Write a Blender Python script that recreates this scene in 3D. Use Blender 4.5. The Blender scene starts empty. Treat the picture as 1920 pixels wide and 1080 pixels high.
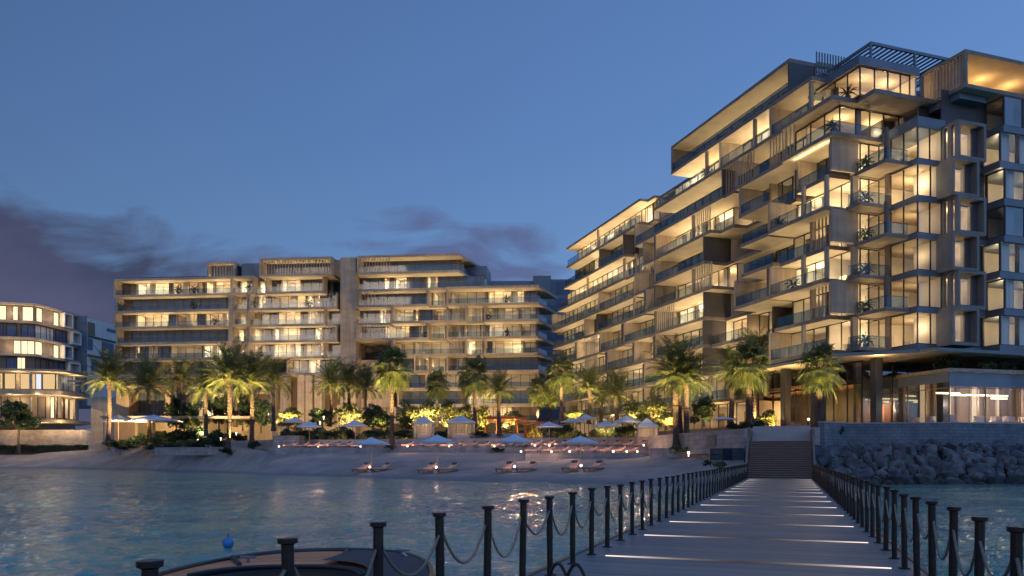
import bpy, math, random
from mathutils import Vector, Matrix, noise
R = math.radians
rnd = random.Random(7)
sc = bpy.context.scene
COL = sc.collection
F, HY, CX, EYE = 1440.0, 857.0, 960.0, 2.3      # focal length and horizon measured on the photograph

# ------------------------------------------------------------------ materials
def nt(name):
    m = bpy.data.materials.new(name); m.use_nodes = True
    t = m.node_tree; t.nodes.clear()
    out = t.nodes.new('ShaderNodeOutputMaterial')
    return m, t, out

def ramp(t, fac, stops):
    r = t.nodes.new('ShaderNodeValToRGB')
    while len(r.color_ramp.elements) < len(stops): r.color_ramp.elements.new(.5)
    for e, (p, c) in zip(r.color_ramp.elements, stops):
        e.position = p; e.color = (*c, 1) if len(c) == 3 else c
    t.links.new(fac, r.inputs[0])
    return r.outputs[0]

def mat(name, c1, c2=None, scale=2.0, rough=.7, bump=0.0, metal=0.0, spec=.5, stretch=(1, 1, 1), bscale=None, detail=5, trans=0.0, emit=None, estr=0.0, sheen=0):
    m, t, out = nt(name)
    p = t.nodes.new('ShaderNodeBsdfPrincipled')
    t.links.new(p.outputs[0], out.inputs[0])
    p.inputs['Roughness'].default_value = rough
    p.inputs['Metallic'].default_value = metal
    p.inputs['Specular IOR Level'].default_value = spec
    if trans: p.inputs['Transmission Weight'].default_value = trans
    tc = t.nodes.new('ShaderNodeTexCoord')
    mp = t.nodes.new('ShaderNodeMapping'); mp.inputs['Scale'].default_value = stretch
    t.links.new(tc.outputs['Object'], mp.inputs[0])
    n = t.nodes.new('ShaderNodeTexNoise'); n.inputs['Scale'].default_value = scale; n.inputs['Detail'].default_value = detail
    t.links.new(mp.outputs[0], n.inputs[0])
    if c2 is None: c2 = tuple(x * .75 for x in c1)
    t.links.new(ramp(t, n.outputs[0], [(.33, c2), (.66, c1)]), p.inputs['Base Color'])
    if bump:
        n2 = t.nodes.new('ShaderNodeTexNoise'); n2.inputs['Scale'].default_value = bscale or scale * 4; n2.inputs['Detail'].default_value = 4
        t.links.new(mp.outputs[0], n2.inputs[0])
        b = t.nodes.new('ShaderNodeBump'); b.inputs['Strength'].default_value = bump; b.inputs['Distance'].default_value = .05
        t.links.new(n2.outputs[0], b.inputs['Height']); t.links.new(b.outputs[0], p.inputs['Normal'])
    if emit:
        p.inputs['Emission Color'].default_value = (*emit, 1); p.inputs['Emission Strength'].default_value = estr
    return m

def emis(name, col, s):
    m, t, out = nt(name)
    e = t.nodes.new('ShaderNodeEmission'); e.inputs[0].default_value = (*col, 1); e.inputs[1].default_value = s
    t.links.new(e.outputs[0], out.inputs[0]); return m

def thin_glass(name, tint, refl=.1, frost=0.0, fcol=(.1, .2, .3)):
    m, t, out = nt(name)
    tr = t.nodes.new('ShaderNodeBsdfTransparent'); tr.inputs[0].default_value = (*tint, 1)
    gl = t.nodes.new('ShaderNodeBsdfGlossy'); gl.inputs[1].default_value = .03
    gl.inputs[0].default_value = (.9, .95, 1, 1)
    lw = t.nodes.new('ShaderNodeLayerWeight'); lw.inputs[0].default_value = .5
    fr = t.nodes.new('ShaderNodeMath'); fr.operation = 'POWER'; fr.inputs[1].default_value = 5; t.links.new(lw.outputs['Facing'], fr.inputs[0])
    ad = t.nodes.new('ShaderNodeMath'); ad.operation = 'ADD'; ad.use_clamp = True; ad.inputs[1].default_value = refl + .04
    t.links.new(fr.outputs[0], ad.inputs[0])
    mx = t.nodes.new('ShaderNodeMixShader')
    t.links.new(ad.outputs[0], mx.inputs[0]); t.links.new(tr.outputs[0], mx.inputs[1]); t.links.new(gl.outputs[0], mx.inputs[2])
    last = mx.outputs[0]
    if frost:
        df = t.nodes.new('ShaderNodeBsdfDiffuse'); df.inputs[0].default_value = (*fcol, 1)
        m2 = t.nodes.new('ShaderNodeMixShader'); m2.inputs[0].default_value = frost
        t.links.new(last, m2.inputs[1]); t.links.new(df.outputs[0], m2.inputs[2]); last = m2.outputs[0]
    t.links.new(last, out.inputs[0]); return m

def foliage(name, dark, light, trans=(.3, .4, .05)):
    m, t, out = nt(name)
    g = t.nodes.new('ShaderNodeNewGeometry')
    n = t.nodes.new('ShaderNodeTexNoise'); n.inputs['Scale'].default_value = 1.3; n.inputs['Detail'].default_value = 3
    tc = t.nodes.new('ShaderNodeTexCoord'); t.links.new(tc.outputs['Object'], n.inputs[0])
    ad = t.nodes.new('ShaderNodeMath'); ad.operation = 'MULTIPLY_ADD'; ad.inputs[1].default_value = .5
    t.links.new(g.outputs['Random Per Island'], ad.inputs[0])
    ms = t.nodes.new('ShaderNodeMath'); ms.operation = 'MULTIPLY'; ms.inputs[1].default_value = .6
    t.links.new(n.outputs[0], ms.inputs[0]); t.links.new(ms.outputs[0], ad.inputs[2])
    c = ramp(t, ad.outputs[0], [(.2, dark), (.75, light)])
    df = t.nodes.new('ShaderNodeBsdfPrincipled'); df.inputs['Roughness'].default_value = .55
    t.links.new(c, df.inputs['Base Color'])
    tl = t.nodes.new('ShaderNodeBsdfTranslucent'); t.links.new(c, tl.inputs[0])
    mx = t.nodes.new('ShaderNodeMixShader'); mx.inputs[0].default_value = .35
    t.links.new(df.outputs[0], mx.inputs[1]); t.links.new(tl.outputs[0], mx.inputs[2])
    t.links.new(mx.outputs[0], out.inputs[0]); return m

def stone_blocks(name, c1, c2, mortar, bw, bh, rough=.8, bump=.4, squash=0):
    """coursed stone: brick pattern over the two larger directions of the wall"""
    m, t, out = nt(name)
    p = t.nodes.new('ShaderNodeBsdfPrincipled'); p.inputs['Roughness'].default_value = rough
    t.links.new(p.outputs[0], out.inputs[0])
    tc = t.nodes.new('ShaderNodeTexCoord'); sp = t.nodes.new('ShaderNodeSeparateXYZ'); t.links.new(tc.outputs['Object'], sp.inputs[0])
    a = t.nodes.new('ShaderNodeMath'); a.operation = 'ADD'; t.links.new(sp.outputs[0], a.inputs[0]); t.links.new(sp.outputs[1], a.inputs[1])
    cb = t.nodes.new('ShaderNodeCombineXYZ'); t.links.new(a.outputs[0], cb.inputs[0]); t.links.new(sp.outputs[2], cb.inputs[1])
    b = t.nodes.new('ShaderNodeTexBrick'); b.inputs['Scale'].default_value = 1; b.inputs['Brick Width'].default_value = bw; b.inputs['Row Height'].default_value = bh
    b.inputs['Mortar Size'].default_value = .02; b.inputs['Color1'].default_value = (*c1, 1); b.inputs['Color2'].default_value = (*c2, 1); b.inputs['Mortar'].default_value = (*mortar, 1)
    t.links.new(cb.outputs[0], b.inputs[0])
    n = t.nodes.new('ShaderNodeTexNoise'); n.inputs['Scale'].default_value = .9; n.inputs['Detail'].default_value = 6; t.links.new(tc.outputs['Object'], n.inputs[0])
    mx = t.nodes.new('ShaderNodeMix'); mx.data_type = 'RGBA'; mx.blend_type = 'MULTIPLY'; mx.inputs[0].default_value = .8
    t.links.new(b.outputs[0], mx.inputs[6]); t.links.new(ramp(t, n.outputs[0], [(.3, (.55, .55, .55)), (.7, (1.1, 1.1, 1.1))]), mx.inputs[7])
    t.links.new(mx.outputs[2], p.inputs['Base Color'])
    bp = t.nodes.new('ShaderNodeBump'); bp.inputs['Strength'].default_value = bump; bp.inputs['Distance'].default_value = .05
    t.links.new(n.outputs[0], bp.inputs['Height']); t.links.new(bp.outputs[0], p.inputs['Normal'])
    return m

M = {}
def streaks(m):
    t = m.node_tree; p = [n for n in t.nodes if n.type == 'BSDF_PRINCIPLED'][0]; src = p.inputs['Base Color'].links[0].from_socket
    tc = t.nodes.new('ShaderNodeTexCoord'); mp = t.nodes.new('ShaderNodeMapping'); mp.inputs['Scale'].default_value = (2.2, 2.2, .12); t.links.new(tc.outputs['Object'], mp.inputs[0])
    n = t.nodes.new('ShaderNodeTexNoise'); n.inputs['Scale'].default_value = 1; n.inputs['Detail'].default_value = 6; t.links.new(mp.outputs[0], n.inputs[0])
    mx = t.nodes.new('ShaderNodeMix'); mx.data_type = 'RGBA'; mx.blend_type = 'MULTIPLY'; mx.inputs[0].default_value = .55
    t.links.new(src, mx.inputs[6]); t.links.new(ramp(t, n.outputs[0], [(.3, (.6, .57, .55)), (.6, (1.05, 1.05, 1.05))]), mx.inputs[7]); t.links.new(mx.outputs[2], p.inputs['Base Color'])
M['conc'] = mat('travertine', (.44, .345, .24), (.35, .27, .185), scale=.35, rough=.75, bump=.15, bscale=3, stretch=(1, 1, 3))
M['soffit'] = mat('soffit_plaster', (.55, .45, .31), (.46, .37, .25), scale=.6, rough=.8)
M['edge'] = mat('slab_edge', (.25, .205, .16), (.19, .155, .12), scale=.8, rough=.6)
streaks(M['conc']); streaks(M['edge'])
M['brown'] = mat('brown_cladding', (.20, .14, .105), (.155, .11, .08), scale=1.5, rough=.7, stretch=(1, 1, .3))
M['dwall'] = mat('dark_cladding', (.10, .085, .08), (.07, .065, .065), scale=.5, rough=.6, bump=.1)
M['dark'] = mat('dark_stone_column', (.035, .035, .04), (.025, .025, .03), scale=2, rough=.35)
M['fascia'] = mat('pale_metal_fascia', (.20, .23, .26), (.16, .185, .21), scale=.8, rough=.4)
M['stairw'] = mat('red_brown_stair_boards', (.24, .145, .11), (.15, .09, .07), scale=3, rough=.6, stretch=(.4, 4, 1))
M['boxm'] = mat('grey_brown_box_frame', (.24, .215, .18), (.18, .165, .145), scale=.8, rough=.7)
M['steel'] = mat('bronze_metal', (.06, .05, .045), (.045, .04, .035), scale=3, rough=.4, metal=.6)
M['grey'] = mat('grey_metal_panel', (.17, .19, .21), (.13, .15, .165), scale=.4, rough=.45, metal=.2)
M['railb'] = thin_glass('sky_tinted_railing_glass', (.45, .58, .70), .02, .38, (.035, .125, .20))  # copy for unlit bays, blue sky reflection painted into the frost
M['white'] = mat('painted_room', (.74, .66, .54), (.68, .60, .49), scale=.3, rough=.9)
M['wood'] = mat('oak_panel', (.36, .20, .09), (.26, .14, .06), scale=1.2, rough=.5, stretch=(1, 1, .15))
M['curtain'] = mat('curtain', (.72, .66, .58), (.5, .45, .4), scale=4, rough=.9, stretch=(1, 1, .02))
M['unlitblue'] = mat('unlit_room_blue', (.10, .13, .20), (.07, .09, .14), scale=3, rough=.6, stretch=(1, 1, .02))  # dimness of unlit rooms put into the colour of curtains and panes
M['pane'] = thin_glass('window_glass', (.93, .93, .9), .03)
M['dpane'] = thin_glass('darkened_window_glass', (.45, .5, .55), .12)  # darker copy of the pane, dimness of unlit rooms put into the tint
M['rail'] = thin_glass('railing_glass', (.50, .62, .72), .015, .10, (.02, .07, .12))
M['wglass'] = thin_glass('clear_shopfront_glass', (.9, .9, .88), .04)
M['lamp'] = emis('warm_lamp_glow', (1, .78, .48), 9)
M['ledw'] = emis('linear_pendant_glow', (1, .86, .42), 5)
M['globe'] = emis('lantern_glow', (1, .76, .52), 4)
M['sand'] = None
M['deckt'] = None
M['date'] = foliage('date_palm_leaf', (.06, .085, .025), (.17, .19, .055))
M['fan'] = foliage('fan_palm_leaf', (.06, .085, .03), (.19, .20, .065))
M['leaf'] = foliage('broad_leaf', (.02, .045, .018), (.06, .10, .035))
M['leafy'] = foliage('olive_leaf', (.07, .09, .03), (.19, .2, .07))
M['shrub'] = foliage('shrub_leaf', (.015, .035, .018), (.05, .08, .035))
M['dead'] = foliage('dry_palm_leaf', (.13, .09, .05), (.3, .21, .12))
M['trunk'] = mat('palm_bark', (.115, .072, .052), (.05, .033, .025), scale=3, rough=.95, bump=1, bscale=8, stretch=(1, 1, 2.5))
M['bark'] = mat('tree_bark', (.12, .09, .06), (.06, .045, .03), scale=6, rough=.95, bump=.6)
M['canvas'] = mat('parasol_canvas', (.55, .58, .62), (.48, .51, .56), scale=5, rough=.9)
M['pole'] = mat('pale_wood_pole', (.5, .36, .24), (.4, .28, .19), scale=6, rough=.6)
M['cush'] = mat('rose_beige_cushion', (.62, .38, .30), (.52, .31, .25), scale=4, rough=.9)
M['pillow'] = mat('dark_pillow', (.10, .08, .08), (.07, .06, .06), scale=5, rough=.9)
M['teak'] = mat('teak_frame', (.22, .12, .06), (.15, .08, .04), scale=6, rough=.6)
M['post'] = mat('bronze_post', (.036, .027, .022), (.02, .016, .015), scale=9, rough=.42, metal=.55, bump=.05)
M['rope'] = mat('hemp_rope', (.40, .32, .23), (.25, .19, .13), scale=60, rough=.9, bump=.8, bscale=120)
M['rock'] = mat('boulder_stone', (.15, .152, .158), (.06, .062, .068), scale=1.1, rough=.9, bump=.9, bscale=4)
def tide(m):
    t = m.node_tree; p = [n for n in t.nodes if n.type == 'BSDF_PRINCIPLED'][0]; src = p.inputs['Base Color'].links[0].from_socket
    g = t.nodes.new('ShaderNodeNewGeometry'); sp = t.nodes.new('ShaderNodeSeparateXYZ'); t.links.new(g.outputs['Position'], sp.inputs[0])
    n = t.nodes.new('ShaderNodeTexNoise'); n.inputs['Scale'].default_value = .8; t.links.new(g.outputs['Position'], n.inputs[0])
    a = t.nodes.new('ShaderNodeMath'); a.operation = 'MULTIPLY_ADD'; a.inputs[1].default_value = -1.0; t.links.new(n.outputs[0], a.inputs[0]); t.links.new(sp.outputs[2], a.inputs[2])
    mx = t.nodes.new('ShaderNodeMix'); mx.data_type = 'RGBA'; mx.blend_type = 'MULTIPLY'; mx.inputs[0].default_value = 1; t.links.new(src, mx.inputs[6]); t.links.new(ramp(t, a.outputs[0], [(.0, (.35, .38, .33)), (.35, (1, 1, 1))]), mx.inputs[7])
    oi = t.nodes.new('ShaderNodeObjectInfo'); m2 = t.nodes.new('ShaderNodeMix'); m2.data_type = 'RGBA'; m2.blend_type = 'MULTIPLY'; m2.inputs[0].default_value = 1
    t.links.new(mx.outputs[2], m2.inputs[6]); t.links.new(ramp(t, oi.outputs['Random'], [(0, (.6, .6, .62)), (1, (1.25, 1.2, 1.12))]), m2.inputs[7]); t.links.new(m2.outputs[2], p.inputs['Base Color'])
tide(M['rock'])
M['wall'] = stone_blocks('pink_limestone', (.44, .36, .32), (.37, .30, .27), (.26, .21, .19), 1.2, .45)
M['gwall'] = stone_blocks('sea_wall_stone', (.19, .205, .23), (.15, .165, .185), (.10, .11, .125), .55, .3)
M['pave'] = mat('limestone_paving', (.40, .35, .31), (.33, .29, .26), scale=.7, rough=.8)
M['orange'] = mat('orange_wood', (.42, .15, .04), (.32, .11, .03), scale=3, rough=.6)
M['potm'] = mat('clay_pot', (.16, .12, .1), (.1, .08, .07), scale=5, rough=.8)
M['wchair'] = mat('white_upholstery', (.66, .55, .5), (.55, .45, .42), scale=5, rough=.8)
M['blackp'] = mat('black_cushion', (.03, .03, .035), (.02, .02, .025), scale=8, rough=.7)
M['navy'] = mat('buoy_blue', (.05, .2, .45), (.04, .16, .38), scale=4, rough=.35)

def deck_material(name, c1, c2, w, rough=.5):
    m, t, out = nt(name)
    p = t.nodes.new('ShaderNodeBsdfPrincipled'); t.links.new(p.outputs[0], out.inputs[0])
    tc = t.nodes.new('ShaderNodeTexCoord'); sp = t.nodes.new('ShaderNodeSeparateXYZ'); t.links.new(tc.outputs['Object'], sp.inputs[0])
    dv = t.nodes.new('ShaderNodeMath'); dv.operation = 'DIVIDE'; dv.inputs[1].default_value = w; t.links.new(sp.outputs[1], dv.inputs[0])
    fr = t.nodes.new('ShaderNodeMath'); fr.operation = 'FRACT'; t.links.new(dv.outputs[0], fr.inputs[0])
    fl = t.nodes.new('ShaderNodeMath'); fl.operation = 'FLOOR'; t.links.new(dv.outputs[0], fl.inputs[0])
    wn = t.nodes.new('ShaderNodeTexWhiteNoise'); wn.noise_dimensions = '1D'; t.links.new(fl.outputs[0], wn.inputs['W'])
    n = t.nodes.new('ShaderNodeTexNoise'); n.inputs['Scale'].default_value = 3; n.inputs['Detail'].default_value = 6
    mp = t.nodes.new('ShaderNodeMapping'); mp.inputs['Scale'].default_value = (1.0, 14, 1); t.links.new(tc.outputs['Object'], mp.inputs[0]); t.links.new(mp.outputs[0], n.inputs[0])
    mul = t.nodes.new('ShaderNodeMath'); mul.operation = 'MULTIPLY_ADD'; mul.inputs[1].default_value = .45
    t.links.new(wn.outputs[0], mul.inputs[0]); 
    h = t.nodes.new('ShaderNodeMath'); h.operation = 'MULTIPLY'; h.inputs[1].default_value = .6; t.links.new(n.outputs[0], h.inputs[0]); t.links.new(h.outputs[0], mul.inputs[2])
    c = ramp(t, mul.outputs[0], [(.15, c2), (.8, c1)])
    gap = ramp(t, fr.outputs[0], [(0, (.12, .12, .12)), (.035, (.12, .12, .12)), (.06, (1, 1, 1)), (.94, (1, 1, 1)), (1, (.35, .35, .35))])
    mx = t.nodes.new('ShaderNodeMix'); mx.data_type = 'RGBA'; mx.blend_type = 'MULTIPLY'; mx.inputs[0].default_value = 1
    t.links.new(c, mx.inputs[6]); t.links.new(gap, mx.inputs[7]); t.links.new(mx.outputs[2], p.inputs['Base Color'])
    t.links.new(ramp(t, n.outputs[0], [(.3, (rough - .12,) * 3), (.7, (rough + .15,) * 3)]), p.inputs['Roughness'])
    b = t.nodes.new('ShaderNodeBump'); b.inputs['Strength'].default_value = .5; b.inputs['Distance'].default_value = .01
    t.links.new(gap, b.inputs['Height']); t.links.new(b.outputs[0], p.inputs['Normal'])
    return m
M['deck'] = deck_material('weathered_deck_boards', (.215, .21, .20), (.09, .088, .086), .145)
M['boatwood'] = deck_material('varnished_mahogany', (.90, .30, .09), (.42, .12, .045), .22, .6)

def sand_material():
    m, t, out = nt('fine_sand')
    p = t.nodes.new('ShaderNodeBsdfPrincipled'); t.links.new(p.outputs[0], out.inputs[0]); p.inputs['Roughness'].default_value = .95
    tc = t.nodes.new('ShaderNodeTexCoord')
    n = t.nodes.new('ShaderNodeTexNoise'); n.inputs['Scale'].default_value = .25; n.inputs['Detail'].default_value = 8; n.inputs['Roughness'].default_value = .65
    t.links.new(tc.outputs['Object'], n.inputs[0])
    sp = t.nodes.new('ShaderNodeSeparateXYZ'); t.links.new(tc.outputs['Object'], sp.inputs[0])
    dry = ramp(t, n.outputs[0], [(.35, (.22, .185, .16)), (.65, (.34, .285, .25))])
    wet = t.nodes.new('ShaderNodeMapRange'); wet.inputs[1].default_value = .12; wet.inputs[2].default_value = .42; t.links.new(sp.outputs[2], wet.inputs[0])
    mx = t.nodes.new('ShaderNodeMix'); mx.data_type = 'RGBA'; t.links.new(wet.outputs[0], mx.inputs[0]); mx.inputs[6].default_value = (.16, .15, .15, 1); t.links.new(dry, mx.inputs[7])
    t.links.new(mx.outputs[2], p.inputs['Base Color'])
    v = t.nodes.new('ShaderNodeTexNoise'); v.inputs['Scale'].default_value = 1.6; v.inputs['Detail'].default_value = 6; t.links.new(tc.outputs['Object'], v.inputs[0])
    b = t.nodes.new('ShaderNodeBump'); b.inputs['Strength'].default_value = .9; b.inputs['Distance'].default_value = .12
    t.links.new(v.outputs[0], b.inputs['Height']); t.links.new(b.outputs[0], p.inputs['Normal'])
    return m
M['sand'] = sand_material()

def water_material():
    m, t, out = nt('sea_water')
    p = t.nodes.new('ShaderNodeBsdfPrincipled'); t.links.new(p.outputs[0], out.inputs[0])
    p.inputs['Roughness'].default_value = .05; p.inputs['IOR'].default_value = 1.33
    tc = t.nodes.new('ShaderNodeTexCoord')
    mp = t.nodes.new('ShaderNodeMapping'); mp.inputs['Scale'].default_value = (.5, 1.0, 1); t.links.new(tc.outputs['Object'], mp.inputs[0])
    n = t.nodes.new('ShaderNodeTexNoise'); n.inputs['Scale'].default_value = .16; n.inputs['Detail'].default_value = 5; n.inputs['Distortion'].default_value = .8
    t.links.new(mp.outputs[0], n.inputs[0])
    c = ramp(t, n.outputs[0], [(.3, (.03, .15, .16)), (.5, (.085, .26, .22)), (.68, (.24, .34, .20))])
    t.links.new(c, p.inputs['Base Color'])
    hs = []
    for s_, w_ in ((1.2, .5), (3, .6), (7.5, .40), (18, .15)):
        q = t.nodes.new('ShaderNodeTexNoise'); q.inputs['Scale'].default_value = s_; q.inputs['Detail'].default_value = 3; q.inputs['Distortion'].default_value = .6
        t.links.new(mp.outputs[0], q.inputs[0])
        k = t.nodes.new('ShaderNodeMath'); k.operation = 'MULTIPLY'; k.inputs[1].default_value = w_; t.links.new(q.outputs[0], k.inputs[0]); hs.append(k.outputs[0])
    a = t.nodes.new('ShaderNodeMath'); a.operation = 'ADD'; t.links.new(hs[0], a.inputs[0]); t.links.new(hs[1], a.inputs[1])
    a3 = t.nodes.new('ShaderNodeMath'); a3.operation = 'ADD'; t.links.new(hs[2], a3.inputs[0]); t.links.new(hs[3], a3.inputs[1])
    a2 = t.nodes.new('ShaderNodeMath'); a2.operation = 'ADD'; t.links.new(a.outputs[0], a2.inputs[0]); t.links.new(a3.outputs[0], a2.inputs[1])
    b = t.nodes.new('ShaderNodeBump'); b.inputs['Strength'].default_value = 1; b.inputs['Distance'].default_value = .10
    t.links.new(a2.outputs[0], b.inputs['Height']); t.links.new(b.outputs[0], p.inputs['Normal'])
    return m
M['water'] = water_material()

# ------------------------------------------------------------------ mesh helpers
class Fr:
    """a local frame: s along, d outward, z up"""
    def __init__(s, o, a, n): s.o, s.a, s.n = o, a, n
    def __call__(s, u, d, z): return (s.o[0] + s.a[0] * u + s.n[0] * d, s.o[1] + s.a[1] * u + s.n[1] * d, z)
W = Fr((0, 0), (1, 0), (0, 1))

class MB:
    def __init__(s): s.v, s.f, s.m = [], [], []
    def add(s, vs, fs, mi=0):
        o = len(s.v); s.v += [tuple(v) for v in vs]; s.f += [tuple(i + o for i in f) for f in fs]; s.m += [mi] * len(fs)
    def box(s, fr, a0, a1, d0, d1, z0, z1, mi=0, mb=None):
        vs = [fr(a, d, z) for z in (z0, z1) for d in (d0, d1) for a in (a0, a1)]
        fs = [(0, 1, 3, 2), (4, 6, 7, 5), (0, 4, 5, 1), (2, 3, 7, 6), (0, 2, 6, 4), (1, 5, 7, 3)]
        s.add(vs, fs, mi)
        if mb is not None: s.m[-6] = mb
    def quad(s, a, b, c, d, mi=0): s.add([a, b, c, d], [(0, 1, 2, 3)], mi)
    def prism(s, poly, z0, z1, mi=0, mb=None):
        n = len(poly)
        vs = [(x, y, z0) for x, y in poly] + [(x, y, z1) for x, y in poly]
        fs = [tuple(range(n))[::-1], tuple(range(n, 2 * n))] + [(i, (i + 1) % n, (i + 1) % n + n, i + n) for i in range(n)]
        s.add(vs, fs, mi)
        if mb is not None: s.m[-len(fs)] = mb
    def tube(s, pts, r, n=6, mi=0, caps=True):
        pts = [Vector(p) for p in pts]; rs = r if isinstance(r, (list, tuple)) else [r] * len(pts)
        base = len(s.v); N = len(pts)
        for i, p in enumerate(pts):
            t = (pts[min(i + 1, N - 1)] - pts[max(i - 1, 0)]).normalized()
            x = t.cross(Vector((0, 0, 1)));
            if x.length < 1e-3: x = Vector((1, 0, 0))
            x.normalize(); y = t.cross(x)
            for k in range(n):
                a = 2 * math.pi * k / n; s.v.append(tuple(p + (x * math.cos(a) + y * math.sin(a)) * rs[i]))
        for i in range(N - 1):
            for k in range(n):
                q = base + i * n; s.f.append((q + k, q + (k + 1) % n, q + n + (k + 1) % n, q + n + k)); s.m.append(mi)
        if caps:
            s.f.append(tuple(base + k for k in range(n))[::-1]); s.m.append(mi)
            s.f.append(tuple(base + (N - 1) * n + k for k in range(n))); s.m.append(mi)
    def lathe(s, prof, c=(0, 0, 0), n=12, mi=0):
        base = len(s.v)
        for r, z in prof:
            for k in range(n):
                a = 2 * math.pi * k / n; s.v.append((c[0] + r * math.cos(a), c[1] + r * math.sin(a), c[2] + z))
        for i in range(len(prof) - 1):
            for k in range(n):
                q = base + i * n; s.f.append((q + k, q + (k + 1) % n, q + n + (k + 1) % n, q + n + k)); s.m.append(mi)
        s.f.append(tuple(base + k for k in range(n))[::-1]); s.m.append(mi)
        s.f.append(tuple(base + (len(prof) - 1) * n + k for k in range(n))); s.m.append(mi)
    def build(s, name, mats, parent=None, smooth=False):
        if not s.f: return None
        me = bpy.data.meshes.new(name); me.from_pydata(s.v, [], s.f)
        for m in (mats if isinstance(mats, (list, tuple)) else [mats]): me.materials.append(M[m] if isinstance(m, str) else m)
        me.polygons.foreach_set('material_index', s.m)
        if smooth: me.polygons.foreach_set('use_smooth', [True] * len(me.polygons))
        me.update()
        o = bpy.data.objects.new(name, me); COL.objects.link(o)
        if parent is not None:
            o.parent = parent
            if parent.get('wbase'): o.matrix_parent_inverse = Matrix.Translation(-Vector(parent['wbase']))
        return o

def tag(o, label, cat=None, group=None, kind=None):
    if label: o['label'] = label
    if cat: o['category'] = cat
    if group: o['group'] = group
    if kind: o['kind'] = kind
    return o
def empty(name, loc=(0, 0, 0), label=None, cat=None, group=None, world=False):
    o = bpy.data.objects.new(name, None); COL.objects.link(o); o.location = loc; o.empty_display_size = .3
    if world: o['wbase'] = [float(v) for v in loc]
    return tag(o, label, cat, group)
def structure(o): o['kind'] = 'structure'; return o
KIDS = {}
def copy_tree(o, loc=None, rz=None, scale=None, label=None, group=None, parent=None):
    c = o.copy(); COL.objects.link(c)
    if parent is not None: c.parent = parent
    if loc is not None: c.location = loc
    if rz is not None: c.rotation_euler = (0, 0, rz)
    if scale is not None: c.scale = (scale,) * 3 if not isinstance(scale, tuple) else scale
    if label: c['label'] = label
    if group: c['group'] = group
    for ch in o.children: copy_tree(ch, parent=c)
    return c
class Kind:
    """first placing uses the thing itself, later ones copy it"""
    def __init__(s, make): s.o = make(); s.used = False
    def put(s, loc, rz=0, scale=1, label=None, group=None):
        if not s.used:
            s.used = True; o = s.o; o.location = loc; o.rotation_euler = (0, 0, rz); o.scale = (scale,) * 3 if not isinstance(scale, tuple) else scale
            if label: o['label'] = label
            if group: o['group'] = group
            return o
        return copy_tree(s.o, loc, rz, scale, label, group)
def px(x, y, Y): return ((x - CX) / F * Y, Y, EYE + (HY - y) / F * Y)
def gx(x, Y, z): return ((x - CX) / F * Y, Y, z)
ORD = 'first second third fourth fifth sixth seventh eighth ninth tenth eleventh twelfth thirteenth fourteenth fifteenth sixteenth seventeenth eighteenth nineteenth'.split()
TENS = {20: ('twentieth', 'twenty'), 30: ('thirtieth', 'thirty'), 40: ('fortieth', 'forty'), 50: ('fiftieth', 'fifty')}
def nth(i):
    if i < 20: return ORD[i - 1]
    a, b = TENS[i // 10 * 10]
    return a if i % 10 == 0 else b + '-' + ORD[i % 10 - 1]
def lamp(kind, loc, energy, color=(1, .72, .38), size=.25, parent=None, target=None, angle=60, blend=.6, sx=None, sy=None):
    d = bpy.data.lights.new('lamp_light', kind); d.energy = energy; d.color = color
    if kind == 'POINT': d.shadow_soft_size = 0
    if kind == 'SPOT': d.shadow_soft_size = 0; d.spot_size = R(angle); d.spot_blend = blend
    if kind == 'AREA':
        d.shape = 'RECTANGLE'; d.size = sx; d.size_y = sy
    o = bpy.data.objects.new('lamp_light', d); COL.objects.link(o); o.location = loc
    if target is not None:
        o.rotation_euler = (Vector(target) - Vector(loc)).to_track_quat('-Z', 'Y').to_euler()
    if parent is not None and parent.get('wbase'):
        o.parent = parent; o.matrix_parent_inverse = Matrix.Translation(-Vector(parent['wbase']))
    return o

# ------------------------------------------------------------------ balconies and rooms
WARM = (1, .76, .45)
TONES = [(1, .76, .45), (1, .80, .52), (1, .70, .37), (1, .84, .62)]
class Bld:
    def __init__(s, root, fr, flipx=1): s.root, s.fr = root, fr
def mull(mb, fr, s0, s1, d, z0, z1, step=2.0, w=.07, top=True, mi=0):
    n = max(1, round((s1 - s0) / step))
    for i in range(n + 1):
        s = s0 + (s1 - s0) * i / n; mb.box(fr, s - w / 2, s + w / 2, d - .06, d + .06, z0, z1, mi)
    if top:
        mb.box(fr, s0 + w / 2, s1 - w / 2, d - .05, d + .05, z0, z0 + .08, mi); mb.box(fr, s0 + w / 2, s1 - w / 2, d - .05, d + .05, z1 - .08, z1, mi)

def slats(B, s0, s1, d, z0, z1, step=.5, th=.09, dep=.12, m='conc'):
    mb = MB(); n = max(2, int((s1 - s0) / step))
    for i in range(n + 1):
        s = s0 + (s1 - s0) * i / n; mb.box(B.fr, s - th / 2, s + th / 2, d - dep, d, z0, z1)
    return mb.build('slat_screen', m, B.root)

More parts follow.
